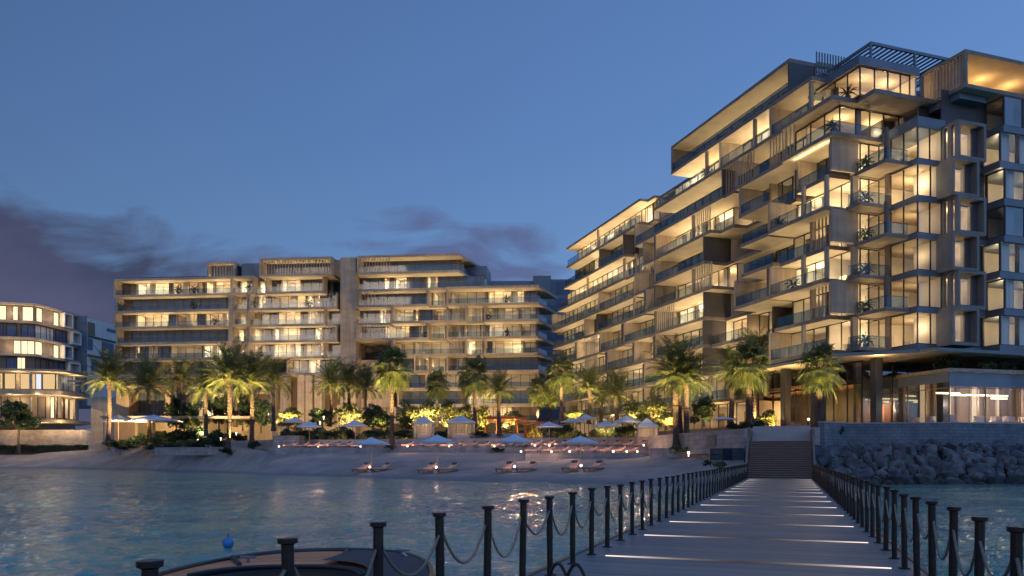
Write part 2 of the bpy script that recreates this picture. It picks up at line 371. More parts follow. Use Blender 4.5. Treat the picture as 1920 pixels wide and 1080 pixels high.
BAYN = 0
def bay(B, s0, s1, z0, h=3.6, d0=3.0, d1=6.0, lit=0.0, fin='lr', rail=True, roof=False, sl=None, posts=(), soff=1.0, depth=4.0, slab=.42, step=2.0, curt=None, finm=1, lampz=None, winp=True, rand=rnd, rs0=None):
    """one balcony with the room behind it. lit: lamp power factor; fin: which ends have a wall"""
    global BAYN
    BAYN += 1; z0 += (BAYN % 9) * .004; fr = B.fr; c = h - slab - .04; slab -= .0          # clear height
    if lit >= .8: soff *= 2.3
    mb = MB()                         # 0 concrete 1 fin 2 soffit 3 edge
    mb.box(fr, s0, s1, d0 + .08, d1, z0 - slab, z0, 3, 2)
    if roof: mb.box(fr, s0, s1, d0 - 5 + BAYN * .01, d1 - .01, z0 + c + .001, z0 + h - .05, 3, 2)
    zt = z0 + c - (.002)
    if 'l' in fin: mb.box(fr, s1 - .28, s1 - .002, d0 + .1, d1 - .03, z0 + .002, zt, finm)
    if 'r' in fin: mb.box(fr, s0 + .002, s0 + .28, d0 + .1, d1 - .03, z0 + .002, zt, 4)  # right-facing end wall in a darker material, its shade put into the colour
    for p in posts: mb.box(fr, p - .17, p + .17, d1 - .45, d1 - .1, z0 + .002, zt, finm)
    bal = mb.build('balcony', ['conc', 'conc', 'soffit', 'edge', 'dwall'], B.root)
    if rail:
        r = MB(); r.quad(fr(s0 + .3, d1 - .185, z0 + .06), fr(s1 - .3, d1 - .185, z0 + .06), fr(s1 - .3, d1 - .185, z0 + 1.1), fr(s0 + .3, d1 - .185, z0 + 1.1))
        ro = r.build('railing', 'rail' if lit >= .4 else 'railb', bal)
        r = MB(); n = max(1, round((s1 - s0) / 1.6))
        r.box(fr, s0 + .3, s1 - .3, d1 - .21, d1 - .16, z0 + 1.1, z0 + 1.14)
        for i in range(n + 1):
            s = s0 + .32 + (s1 - s0 - .64) * i / n; r.box(fr, s - .02, s + .02, d1 - .165, d1 - .13, z0, z0 + 1.1)
        ro2 = r.build('handrail', 'steel', bal)
    if sl:
        for (a, b) in sl: slats(B, a, b, d1 - .05, z0 + .01, zt)
    S0 = s0
    if rs0 is not None: s0 = max(s0, rs0)
    if winp:
        w = MB(); w.quad(fr(s0 + .02, d0, z0), fr(s1 - .02, d0, z0), fr(s1 - .02, d0, zt), fr(s0 + .02, d0, zt))
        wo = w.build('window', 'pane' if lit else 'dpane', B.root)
        w = MB(); mull(w, fr, s0 + .05, s1 - .05, d0, z0 + .002, zt, step)
        w.build('frame', 'steel', wo)
        # room: back wall, partitions, floor finish, curtains
        w = MB(); b = d0 - depth
        w.box(fr, s0 + .05, s1 - .05, b - .1, b, z0 + .01, zt, 0)
        w.box(fr, s0 + .03, s0 + .12, b + .01, d0 - .1, z0 + .01, zt, 0); w.box(fr, s1 - .12, s1 - .03, b + .01, d0 - .1, z0 + .01, zt, 0)
        w.box(fr, s0 + .13, s1 - .13, b + .01, d0 - .1, z0 + .003, z0 + .03, 2)
        w.box(fr, s0 + .13, s1 - .13, b + .01, d0 - .1, zt - .03, zt - .003, 0)
        s = s0 + .5
        while s < s1 - 1.4:             # curtains, doors, dark joinery seen through the glass
            q = rand.random(); wd = rand.uniform(.6, 1.8); wd = min(wd, s1 - .4 - s)
            if q < .28: w.box(fr, s, s + wd, d0 - .45, d0 - .3, z0 + .04, zt - .1, 1)
            elif q < .45: w.box(fr, s, s + wd, b + .02, b + .12, z0 + .04, z0 + 2.3, 2)
            elif q < .6: w.box(fr, s, s + wd, d0 - 2.2, d0 - 1.2, z0 + .04, z0 + .75, 3)
            s += wd + rand.uniform(.3, 2.0)
        w.build('room', ['white', 'curtain' if lit else 'unlitblue', 'wood', 'pillow'], B.root)
        if lit:
            n = max(1, round((s1 - s0) / 7))
            for i in range(n):
                s = s0 + (s1 - s0) * (i + .5) / n
                lamp('POINT', fr(s, d0 - 1.6, z0 + 1.7), 640 * lit * rand.uniform(.55, 1.25), rand.choice(TONES), .3, B.root)
    s0 = S0
    if soff and d1 - d0 > .8:
        L = s1 - s0; a = fr((s0 + s1) / 2, d0 + .5, z0 + .12); o = lamp('AREA', a, 15 * L * soff, (1, .78, .46), parent=B.root, sx=L * .85, sy=.12)
        o.rotation_euler = (R(180), 0, math.atan2(fr.a[1], fr.a[0]))
    return bal

def rails(mb, fr, pts, z0, z1, w=.05):
    for (a, b), (c, d) in zip(pts, pts[1:]):
        for z in (z0, z1 - .1): mb.box(fr, min(a, c) - w, max(a, c) + w, min(b, d) - w, max(b, d) + w, z + .005, z + .09)
def floorplate(B, s0, s1, d0, d1, z, slab=.42):
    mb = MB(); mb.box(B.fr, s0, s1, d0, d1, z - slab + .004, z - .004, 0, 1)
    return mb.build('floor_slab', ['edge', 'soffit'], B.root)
def core(B, s0, s1, d0, d1, z0, z1, m='dwall', name='core_wall'):
    mb = MB(); mb.box(B.fr, s0, s1, d0, d1, z0, z1); return mb.build(name, m, B.root)
def wallp(B, s0, s1, d0, d1, z0, z1, m='conc', name='wall_panel'):
    mb = MB(); mb.box(B.fr, s0, s1, d0, d1, z0, z1); return mb.build(name, m, B.root)
# ================================================================== the tall terraced building on the right
PZ = 5.0                                   # plaza level
cR = (39.4, 74.6); aR = (-.316, .949); nR = (-.949, -.316)
FR = Fr(cR, aR, nR)
rootR = empty('apartment_building', (30, 100, PZ), 'tall terraced apartment building with staggered glowing balconies rising beside the jetty', 'building', world=True)
BR = Bld(rootR, FR)
def zk(k): return 13.3 + 3.6 * k
def sx(x, d=6.0):
    q = (x - CX) / F; return (cR[0] + nR[0] * d - q * (cR[1] + nR[1] * d)) / (-aR[0] + q * aR[1])
rr = random.Random(3)
def RB(k, x0, x1, **kw):
    d1 = kw.pop('d1', 6.0); s1, s0 = sx(x0, d1), sx(x1, d1); kw.setdefault('rand', rr)
    kw['posts'] = [sx(p, d1) for p in kw.get('posts', ())]
    kw['sl'] = [(sx(b, d1), sx(a, d1)) for a, b in kw.get('sl', ())] or None
    kw.setdefault('d0', 2.6)
    return bay(BR, s0, s1, zk(k), d1=d1, **kw)
# storey 8: the long top terrace
RB(8, 1258, 1480, lit=0, roof=True, fin='lr', finm=3, step=3, soff=.9)
# storey 7
RB(7, 1442, 1522, lit=.15, roof=True, posts=(1517,), fin='l')
RB(7, 1348, 1442, lit=1.1, fin='l', posts=(1412,))
RB(7, 1227, 1348, lit=1.2, fin='', posts=(1322,))
RB(7, 1062, 1200, d1=5.0, lit=.5, roof=True, fin='', posts=(1119,), soff=1.6)
RB(7, 1200, 1227, d1=3.6, lit=1.4, roof=True, fin='', rail=False)
# storey 6
RB(6, 1442, 1476, lit=.2, fin='', sl=[(1443, 1472)], rail=False)
RB(6, 1378, 1442, lit=0, fin='l', sl=[(1382, 1412)])
RB(6, 1355, 1377, d1=5.7, lit=0, fin='', sl=[(1356, 1375)], rail=False)
RB(6, 1189, 1355, lit=0, fin='lr', soff=1.3)
RB(6, 1124, 1170, d1=5, lit=0, fin='r', posts=(1168,))
RB(6, 1092, 1124, d1=5, lit=1, fin='r', rail=False)
RB(6, 1057, 1092, d1=5, lit=0, fin='', soff=1.2)
RB(6, 1171, 1189, d1=3.4, lit=.2, fin='', rail=False)
# storey 5
RB(5, 1493, 1557, rs0=9.5, d1=5.2, lit=0, fin='lr')
RB(5, 1442, 1493, d1=3.6, lit=0, fin='lr', d0=1.0, finm=1)
RB(5, 1385, 1440, lit=0, fin='l')
RB(5, 1335, 1376, lit=.2, fin='', d0=0, d1=4.6)
RB(5, 1228, 1333, lit=1.0, fin='l', posts=(1297,), sl=[(1298, 1330)])
RB(5, 1205, 1228, lit=0, fin='lr', rail=False)
RB(5, 1046, 1170, d1=4.6, lit=.35, fin='', posts=(1100, 1168,), soff=1.8)
RB(5, 1171, 1204, d1=4.2, lit=.15, fin='', posts=(1190,))
# storey 4
RB(4, 1440, 1548, rs0=9.5, d1=6.4, lit=1.0, fin='l', posts=(1503, 1546))
RB(4, 1388, 1439, lit=0, fin='', d0=1)
RB(4, 1322, 1387, lit=0, fin='', d0=-3.2, d1=-2, rail=False, depth=2)
RB(4, 1226, 1320, lit=0, fin='lr', d0=2.0)
RB(4, 1189, 1225, d1=5.2, lit=0, fin='l', sl=[(1191, 1222)], rail=False)
RB(4, 1122, 1188, d1=4.8, lit=.1, fin='l')
RB(4, 1034, 1121, d1=4.8, lit=.1, fin='l', soff=1.4)
# storey 3
RB(3, 1455, 1555, rs0=9.5, d1=5.0, lit=.15, fin='', sl=[(1521, 1554)], posts=(1519,))
RB(3, 1390, 1450, lit=0, fin='', d0=1)
RB(3, 1337, 1388, lit=.7, fin='r', d0=-3.2, d1=-2, rail=False, depth=2)
RB(3, 1228, 1335, lit=.45, fin='', sl=[(1298, 1333)], posts=(1297,), d0=2.2)
RB(3, 1210, 1228, lit=0, fin='lr', rail=False)
RB(3, 1120, 1209, d1=5.4, lit=.12, fin='r', posts=(1187,))
RB(3, 1095, 1119, d1=4.6, lit=0, fin='lr', rail=False)
RB(3, 1036, 1094, d1=5, lit=.1, fin='', soff=1.3)
# storey 2
RB(2, 1441, 1545, rs0=9.5, d1=6.2, lit=.8, fin='l', posts=(1503, 1546))
RB(2, 1376, 1440, lit=.15, fin='lr', d0=1.2)
RB(2, 1322, 1375, lit=0, fin='', d0=-3.2, d1=-2, rail=False, depth=2)
RB(2, 1229, 1320, lit=1.5, fin='r', sl=[(1232, 1262)], d0=2)
RB(2, 1168, 1228, d1=5.6, lit=.15, fin='lr')
RB(2, 1124, 1166, d1=5.2, lit=.15, fin='lr')
RB(2, 1080, 1122, d1=4.6, lit=1.0, fin='l', sl=[(1095, 1119)], rail=False)
RB(2, 1036, 1079, d1=4.8, lit=.1, fin='r')
# storeys 1 and 0, and the two under them on the far side
RB(1, 1452, 1555, rs0=9.5, d1=5.1, lit=.12, fin='', sl=[(1521, 1554)], posts=(1519,))
RB(1, 1400, 1450, d1=3, lit=0, fin='lr', d0=0, rail=False)
RB(1, 1320, 1399, d1=4.8, lit=.8, fin='l', d0=1.5)
RB(1, 1228, 1319, lit=.12, fin='lr')
RB(1, 1188, 1226, d1=5.6, lit=.1, fin='lr', rail=False)
RB(1, 1137, 1187, d1=5.6, lit=.2, fin='lr')
RB(1, 1095, 1136, d1=4.8, lit=.3, fin='r', sl=[(1096, 1118)])
RB(1, 1038, 1094, d1=4.8, lit=.1, fin='l')
RB(0, 1441, 1552, rs0=9.5, d1=5.6, lit=.06, fin='l', posts=(1503,))
RB(0, 1385, 1440, d1=4.6, lit=0, fin='l')
RB(0, 1320, 1384, d1=5, lit=.1, fin='l')
RB(0, 1207, 1319, lit=.08, fin='lr', posts=(1262,))
RB(0, 1140, 1206, d1=5.2, lit=.15, fin='lr')
RB(0, 1040, 1139, d1=4.6, lit=.1, fin='lr', posts=(1090,))
RB(-1, 1207, 1400, d1=5, lit=.1, fin='lr', posts=(1262, 1330))
RB(-1, 1060, 1206, d1=5, lit=.15, fin='lr', posts=(1140,))
RB(-2, 1207, 1400, d1=4, lit=.12, fin='lr', posts=(1262, 1330), rail=False, soff=.2)
RB(-2, 1060, 1206, d1=4, lit=.16, fin='lr', posts=(1140,), rail=False, soff=.3)
for k in range(0, 9):
    s_hi = [92, 92, 91, 90, 88, 84, 80, 78, 37][k]
    floorplate(BR, 4.7 if k < 8 else 11, s_hi, -4, 2.7, zk(k))
floorplate(BR, 11, 37, -4, 2.5, zk(9)); floorplate(BR, 37.1, 78, -4, 2.5, zk(8)+.05)
# solid core behind the rooms
core(BR, 7, 88, -16, -4.1, PZ, zk(7) + 3.1); core(BR, 12, 36, -14, -4.1, zk(7) + 3.2, zk(9) - .5)
# ---- corner stack: glass corner rooms and the recessed terraces beside them
for k in range(0, 6):
    z = zk(k); zt = z + 3.18 - .01; fr = FR
    mb = MB(); mb.box(fr, -.12, 6.5, -9.6, .12, z - .55, z - .001, 3, 2); mb.build('floor_slab', ['conc', 'conc', 'soffit', 'grey'], rootR)
    e = k % 2 == 1
    mb = MB(); mb.box(fr, (.9 if e else 3.1), 5.0, .13, 3.0 if e else 4.1, z - .36, z, 3, 2)
    mb.box(fr, 4.9, 5.25, 2.6, 3.3 if e == 0 else 5.9, z, zt + .1, 0) ; bal = mb.build('balcony', ['conc', 'conc', 'soffit', 'edge'], rootR)
    dr_ = 2.85 if e else 3.95; s_r = 1.0 if e else 3.2; mb = MB(); mb.quad(fr(s_r, dr_, z + .05), fr(4.85, dr_, z + .05), fr(4.85, dr_, z + 1.1), fr(s_r, dr_, z + 1.1)); mb.quad(fr(s_r, .2, z + .05), fr(s_r, dr_, z + .05), fr(s_r, dr_, z + 1.1), fr(s_r, .2, z + 1.1)); mb.build('railing', 'rail', bal)
    mb = MB(); mb.box(fr, s_r - .02, 4.85, dr_ - .02, dr_ + .02, z + 1.1, z + 1.14); mb.box(fr, s_r - .02, s_r + .02, .2, dr_ - .021, z + 1.1, z + 1.14); mb.build('handrail', 'steel', bal)
    # glass: left return (plane d=0), terrace window (plane s=5), right face
    mb = MB(); mb.quad(fr(0, 0, z), fr(4.9, 0, z), fr(4.9, 0, zt), fr(0, 0, zt)); mb.quad(fr(0, 0, z), fr(0, -3, z), fr(0, -3, zt), fr(0, 0, zt))
    mb.quad(fr(5, .1, z), fr(5, 2.6, z), fr(5, 2.6, zt), fr(5, .1, zt)); mb.quad(fr(5.3, 2.6, z), fr(9.4, 2.6, z), fr(9.4, 2.6, zt), fr(5.3, 2.6, zt)); wo = mb.build('window', 'pane', rootR)
    mb = MB()
    for s in (0, 1.7, 3.3, 4.9): mb.box(fr, s - .05, s + .05, -.05, .05, z, zt)
    for s in (7.3, 9.3): mb.box(fr, s - .05, s + .05, 2.55, 2.65, z, zt)
    for d in (-1.5 if e else -1.6, -3): mb.box(fr, -.05, .05, d - .05, d + .05, z, zt)
    for d in (1.2, 2.3): mb.box(fr, 4.95, 5.05, d - .05, d + .05, z, zt)
    rails(mb, fr, [(9.3, 2.6), (5, 2.6), (5, .06), (4.9, 0), (0, 0), (0, -3)], z, zt, .03)
    mb.build('frame', 'steel', wo)
    mb = MB()                                         # columns
    mb.box(fr, 3.25, 3.6, .14, .5, z, zt)
    mb.build('column', 'brown', rootR)
    if e: mb = MB(); mb.box(fr, 1.15, 1.45, 2.4, 2.7, z, zt); mb.build('column', 'brown', rootR)
    mb = MB()                                         # the corner room and the room behind the terrace
    mb.box(fr, 6.3, 6.45, -8, -.1, z, zt, 0); mb.box(fr, .2, 6.3, -7.2, -7.05, z, zt, 0); mb.box(fr, 3.0, 3.15, -6.9, -3.6, z, zt, 0)
    mb.box(fr, .1, 6.3, -7, -.1, z + .01, z + .04, 2); mb.box(fr, .1, 6.3, -7, -.1, zt - .03, zt, 0)
    mb.box(fr, 9.2, 9.35, -.1, 2.5, z, zt, 0); mb.box(fr, 6.46, 9.2, -.1, 0, z, zt, 0); mb.box(fr, 5.1, 9.19, .01, 2.5, z + .01, z + .04, 2); mb.box(fr, 5.1, 9.19, .01, 2.5, zt - .03, zt, 0)
    mb.box(fr, 1.2, 2.0, -4.6, -3.4, z + .05, z + 1.05, 1); mb.box(fr, 2.6, 3.6, -2.6, -1.9, z + .05, z + .75, 1); mb.box(fr, 6.5, 7.6, 1, 2.6, z + .05, z + .8, 1)
    mb.build('room', ['white', 'curtain', 'wood', 'pillow'], rootR)
    g = [.75, .4, .35, .5, 1.1, .9][k]
    lamp('POINT', fr(3.0, -3.2, z + 1.5), 420 * g, WARM, .3, rootR); lamp('POINT', fr(1.6, -1.4, z + 1.9), 130 * g, WARM, .3, rootR); lamp('POINT', fr(3.4, 2.2, z + 2.0), 40 * g, WARM, .3, rootR); lamp('POINT', fr(7.0, 1.2, z + 1.5), 300 * g, WARM, .3, rootR)
mb = MB(); mb.box(FR, -.12, 5, -3.4, .12, zk(6) - .5, zk(6) + .5, 0); mb.build('parapet', 'grey', rootR)
core(BR, 6.6, 10, -12, -2, PZ + 3, zk(7))
# ---- right face: projecting window boxes, dark cladding, second bay   (here s = -e, d = -r)
def faceframe(k, r0, r1, e1, lit, slit):
    z = zk(k) - .12; z1 = z + 3.7; t = .3; fr = FR
    mb = MB()
    mb.box(fr, -e1, -.02, -r1, -r0, z - .1, z + t - .1, 0); mb.box(fr, -e1, -.02, -r1, -r0, z1 - t - .12, z1 - .12, 0)
    mb.box(fr, -e1, -.02, -r1, -r1 + t, z + t - .1, z1 - t - .12, 0)
    if slit:
        for i in range(3):
            mb.box(fr, -e1 + i * .8, -e1 + i * .8 + .42, -r0 - t, -r0, z + t - .1, z1 - t - .12, 0)
    else: mb.box(fr, -e1, -.02, -r0 - t, -r0, z + t - .1, z1 - t - .12, 0)
    bx = mb.build('window_box', 'boxm', rootR)
    mb = MB(); g_ = -e1 + .8; mb.quad(fr(g_, -r0 - t, z + t), fr(g_, -r1 + t, z + t), fr(g_, -r1 + t, z1 - t - .12), fr(g_, -r0 - t, z1 - t - .12)); mb.build('window', 'pane' if lit else 'dpane', bx)
    mb = MB(); m = r0 + t + (r1 - r0 - 2 * t) * .74; mb.box(fr, g_ - .06, g_ + .1, -r1 + t + .01, -m, z + t, z1 - t - .12); mb.build('frame', 'dwall', bx)
    mb = MB(); mb.box(fr, 2.6, 2.7, -r1, -r0, z, z1, 0); mb.box(fr, .0, 2.6, -r1, -r1 + .1, z, z1, 0); mb.box(fr, 0, 2.6, -r0 - .05, -r0, z, z1, 0); mb.box(fr, g_ + .01, 2.6, -r1 - .0, -r1 + .1, z, z1, 0)
    mb.build('room', ['white', 'curtain'], bx)
    lamp('POINT', fr(1.2, -(r0 + r1) / 2, z + 2.4), 150 * lit + 12, WARM, .25, rootR)
for k in range(0, 6):
    if k % 2: faceframe(k, 3.0, 6.6, 1.9, [0, .8, 0, 1.1, 0, 1.4][k], True)
    else: faceframe(k, 2.3, 5.7, 1.9, [1.1, 0, 1.2, 0, 1.3, 0][k], False)
mb = MB(); mb.box(FR, 2.75, 3.0, -20, -3.05, zk(0) - .3, zk(7)); mb.box(FR, 0, .12, -8.6, -6.7, zk(0) - .3, zk(7)); mb.box(FR, .02, .14, -6.7, -3.05, zk(6) - .4, zk(7)); mb.build('cladding_wall', 'dwall', rootR)
for k in range(0, 7):
    z = zk(k); zt = z + 2.95; fr = FR; off = [0, .5, 0, .5, .5, 0, .4][k]; r0 = 8.2 + off * 1.2
    mb = MB(); mb.box(fr, -2.1, 2.6, -20, -r0 + .1, z - .65, z, 0); mb.build('floor_slab', 'grey', rootR)
    mb = MB(); mb.quad(fr(-2, -r0, z), fr(-2, -20, z), fr(-2, -20, zt), fr(-2, -r0, zt)); mb.quad(fr(-2, -r0, z), fr(.1, -r0, z), fr(.1, -r0, zt), fr(-2, -r0, zt)); wo = mb.build('window', 'pane' if k not in (3, 6) else 'dpane', rootR)
    mb = MB()
    for r in (r0, r0 + 2.1 + off, r0 + 2.4 + off, r0 + 5): mb.box(fr, -2.08, -1.9, -r - .12, -r, z, zt)
    mb.box(fr, -.2, .1, -r0 - .05, -r0 + .05, z, zt); rails(mb, fr, [(0, -r0), (-2, -r0), (-2, -19)], z, zt, .03)
    mb.build('frame', 'dwall', wo)
    mb = MB(); mb.box(fr, 1.6, 1.7, -20, -r0, z, zt, 0); mb.box(fr, -1.5, -1.4, -r0 - 1.9, -r0 - .9, z + .02, zt, 1); mb.box(fr, -1.5, -1.4, -r0 - 4.4, -r0 - 3.2, z + .02, zt, 1); mb.build('room', ['white', 'curtain'], rootR)
    if k not in (3, 6):
        for q in (1.6, 5): lamp('POINT', fr(-.4, -r0 - q, z + 2.2), 85, WARM, .25, rootR)
    else: lamp('POINT', fr(-.4, -r0 - 2, z + 2.2), 10, WARM, .25, rootR)
# ---- storey 6 corner terrace with deep slabs, storey 7 penthouse, rooftop
fr = FR; z = zk(6); z7 = zk(7)
mb = MB(); mb.box(fr, 4.3, 12.2, -4, 6.4, z - .4, z + .0, 3, 2); mb.box(fr, 4.3, 12.2, -5, 6.4, z7 - .45, z7, 3, 2); mb.box(fr, 1.9, 4.28, -4, 3.4, z7 - .45, z7 - .02, 3, 2)
bal = mb.build('balcony', ['conc', 'conc', 'soffit', 'edge'], rootR)
mb = MB(); mb.quad(fr(4.45, 6.2, z + .05), fr(11.8, 6.2, z + .05), fr(11.8, 6.2, z + 1.1), fr(4.45, 6.2, z + 1.1)); mb.quad(fr(4.45, -1, z + .05), fr(4.45, 6.2, z + .05), fr(4.45, 6.2, z + 1.1), fr(4.45, -1, z + 1.1)); mb.build('railing', 'rail', bal)
mb = MB(); mb.box(fr, 4.43, 11.8, 6.18, 6.22, z + 1.1, z + 1.14); mb.box(fr, 4.43, 4.47, -1, 6.17, z + 1.1, z + 1.14); mb.build('handrail', 'steel', bal)
mb = MB(); zt = z7 - .46
mb.quad(fr(5.3, 4.6, z), fr(12, 4.6, z), fr(12, 4.6, zt), fr(5.3, 4.6, zt)); mb.quad(fr(5.3, 4.6, z), fr(5.3, -3.5, z), fr(5.3, -3.5, zt), fr(5.3, 4.6, zt)); wo = mb.build('window', 'pane', rootR)
mb = MB()
for d in (4.6, 2.6, .8, -1, -3): mb.box(fr, 5.25, 5.35, d - .06, d + .06, z, zt)
for s in (7.5, 9.6, 12): mb.box(fr, s - .06, s + .06, 4.55, 4.65, z, zt)
rails(mb, fr, [(12, 4.6), (5.3, 4.6), (5.3, -3.4)], z, zt, .03)
mb.build('frame', 'steel', wo)
mb = MB(); mb.box(fr, 10.5, 10.7, -4, 4.3, z, zt, 0); mb.box(fr, 5.4, 10.5, -3.9, -3.7, z, zt, 0); mb.box(fr, 5.4, 10.5, -3.7, 4.4, z + .01, z + .04, 2); mb.box(fr, 6, 7.4, .4, 1.4, z + .05, z + .9, 1); mb.box(fr, 5.6, 5.7, 1.6, 2.3, z + .05, zt, 1)
mb.build('room', ['white', 'curtain', 'wood'], rootR)
lamp('POINT', fr(7.5, 2.4, z + 2.2), 230, WARM, .3, rootR); lamp('POINT', fr(7.5, -1.6, z + 2.2), 230, WARM, .3, rootR)
slats(BR, 10.2, 12.1, 6.3, z + .01, zt); 
a = fr(8, 5.6, z - .7); o = lamp('AREA', a, 60, (1, .78, .46), parent=rootR, sx=6, sy=.15); o.rotation_euler = (R(180), 0, math.atan2(aR[1], aR[0]))
# penthouse glass box: corner at s=3.5 d=3.7, its right face runs 6.3 m
zt = 41.4
mb = MB(); mb.box(fr, 3.2, 9.5, -3.6, 4.1, zt, zt + .85, 0, 1); mb.build('roof_slab', ['grey', 'soffit'], rootR)
mb = MB(); mb.quad(fr(3.5, 3.7, z7), fr(9, 3.7, z7), fr(9, 3.7, zt), fr(3.5, 3.7, zt)); mb.quad(fr(3.5, 3.7, z7), fr(3.5, -2.6, z7), fr(3.5, -2.6, zt), fr(3.5, 3.7, zt)); wo = mb.build('window', 'pane', rootR)
mb = MB()
for d in (3.7, 1.9, .2, -1.4, -2.6): mb.box(fr, 3.45, 3.55, d - .06, d + .06, z7, zt)
for s in (5.2, 7): mb.box(fr, s - .06, s + .06, 3.65, 3.75, z7, zt)
rails(mb, fr, [(9, 3.7), (3.5, 3.7), (3.5, -2.6)], z7, zt, .03)
mb.build('frame', 'steel', wo)
mb = MB(); mb.box(fr, 8.5, 8.7, -3.4, 3.6, z7, zt, 0); mb.box(fr, 3.6, 8.5, -3.6, -3.4, z7, zt, 0); mb.box(fr, 3.6, 8.5, -3.3, 3.6, z7 + .01, z7 + .04, 2); mb.box(fr, 5, 6, -1.4, -.2, z7 + .05, z7 + 1.2, 1); mb.build('room', ['white', 'curtain', 'wood'], rootR)
lamp('POINT', fr(5.5, 1.6, z7 + 1.9), 150, WARM, .3, rootR); lamp('POINT', fr(5.5, -1.6, z7 + 1.9), 190, WARM, .3, rootR)
# pergola over the roof terrace
mb = MB(); zp = 44.2
mb.box(fr, 4.1, 4.3, -10.2, 1.8, zp, zp + .3); mb.box(fr, 12.6, 12.8, -10.2, 1.8, zp, zp + .3)
mb.box(fr, 4.3, 12.6, 1.6, 1.8, zp, zp + .3); mb.box(fr, 4.3, 12.6, -10.2, -10, zp, zp + .3)
for i in range(18): d = 1.1 - i * .62; mb.box(fr, 4.31, 12.59, d - .11, d + .11, zp + .12, zp + .2)
pg = mb.build('pergola_roof', 'grey', rootR)
mb = MB()
for s, d in ((4.2, 1.7), (4.2, -10.1), (12.7, 1.7), (12.7, -10.1), (4.2, -4)): mb = MB(); mb.box(fr, s - .1, s + .1, d - .1, d + .1, zt + .86, zp - .001); mb.build('pergola_post', 'grey', rootR)
mb = MB()
for i in range(23): d = 4.3 - i * .36; mb.box(fr, 9.0, 9.12, d - .05, d + .05, 42.4, 45.5)
mb.box(fr, 8.9, 8.98, -3.6, 4.4, 43.2, 43.4); mb.build('slat_screen', 'grey', rootR)
core(BR, 9.3, 11, -3.6, 3.8, 41.4, 43.3, 'grey', 'roof_parapet')
# cantilevered slatted box at the right end of the roof
zb, zc = 38.35, 41.6
mb = MB(); mb.box(fr, -1.9, 3.5, -20, -3.9, zb - .35, zb, 0, 1); mb.box(fr, -1.9, 3.5, -20, -3.9, zc - .3, zc + .05, 0, 1); mb.box(fr, -1.9, -1.55, -4.2, -3.9, zb, zc - .31, 0); mb.box(fr, 3.1, 3.5, -4.3, -3.9, zb, zc - .31, 2); mb.box(fr, -1.0, 2.6, -7.6, -4.2, zb - 1.0, zb - .36, 2); mb.build('roof_box', ['edge', 'soffit', 'grey'], rootR)
mb = MB()
for i in range(12): s = -1.3 + i * .38; mb.box(fr, s, s + .14, -4.25, -3.95, zb + .01, zc - .31)
mb.build('slat_screen', 'conc', rootR)
mb = MB(); mb.box(fr, 3.0, 3.1, -20, -4.3, zb + .01, zc - .31, 0); mb.build('room', 'white', rootR)
for q in (6, 10, 14): lamp('POINT', fr(1.6, -q, zb + 1.9), 150, (1, .62, .25), .3, rootR)
# ---- underside, lobby and its columns
mb = MB(); mb.prism([FR(-.3, .3, 0)[:2], FR(23, .3, 0)[:2], FR(26, 5.4, 0)[:2], FR(4.8, 5.9, 0)[:2]], zk(0) - .9, zk(0) - .57, 0, 1); mb.box(FR, -2.4, 23, -22, .28, zk(0) - .95, zk(0) - .66, 0, 1); mb.build('soffit_slab', ['grey', 'soffit'], rootR)
fr = FR
mb = MB()
mb.box(fr, 7.5, 7.9, -12, .5, PZ, zk(0) - .96, 0); mb.box(fr, 8, 34, -5, -4.6, PZ, zk(0) - .96, 0); mb.box(fr, 8, 24, -4.5, 2, 10.2, 10.5, 0); mb.build('lobby_wall', 'wood', rootR)
mb = MB(); mb.quad(fr(5.5, 1.6, PZ), fr(24, 1.6, PZ), fr(24, 1.6, 12.3), fr(5.5, 1.6, 12.3)); mb.quad(fr(5.5, 1.6, PZ), fr(5.5, -6, PZ), fr(5.5, -6, 12.3), fr(5.5, 1.6, 12.3)); wo = mb.build('lobby_window', 'dpane', rootR)
mb = MB()
for i in range(10): s = 5.5 + i * 2.05; mb.box(fr, s - .05, s + .05, 1.55, 1.68, PZ, 12.3)
for i in range(4): d = 1.6 - i * 2; mb.box(fr, 5.45, 5.55, d - .05, d + .05, PZ, 12.3)
rails(mb, fr, [(24, 1.6), (5.5, 1.6), (5.5, -4.4)], PZ, 12.3, .03)
mb.box(fr, 5.6, 24, 1.56, 1.64, 9.9, 10.1); mb.build('frame', 'steel', wo)
for i, (s, d) in enumerate(((4.2, 1.0), (9.5, 3.4), (15, 3.6), (20.5, 3.8), (1.2, -4.5), (10.2, 3.4))):
    mb = MB(); mb.box(fr, s - .4, s + .4, d - .4, d + .4, PZ, zk(0) - .96); mb.build('column', 'dark', rootR)
for s, d, p in ((9, -1.5, 620), (14, -1.5, 650), (20, -1.5, 650), (28, 3.8, 160), (6.5, -3, 420)): lamp('POINT', fr(s, d, PZ + 2.6), p, (1, .55, .2), .3, rootR)
lamp('POINT', fr(2.5, 2.5, zk(0) - 1.6), 190, (1, .68, .32), .3, rootR); lamp('POINT', fr(12, 4.6, zk(0) - 2.4), 300, (1, .66, .3), .3, rootR)

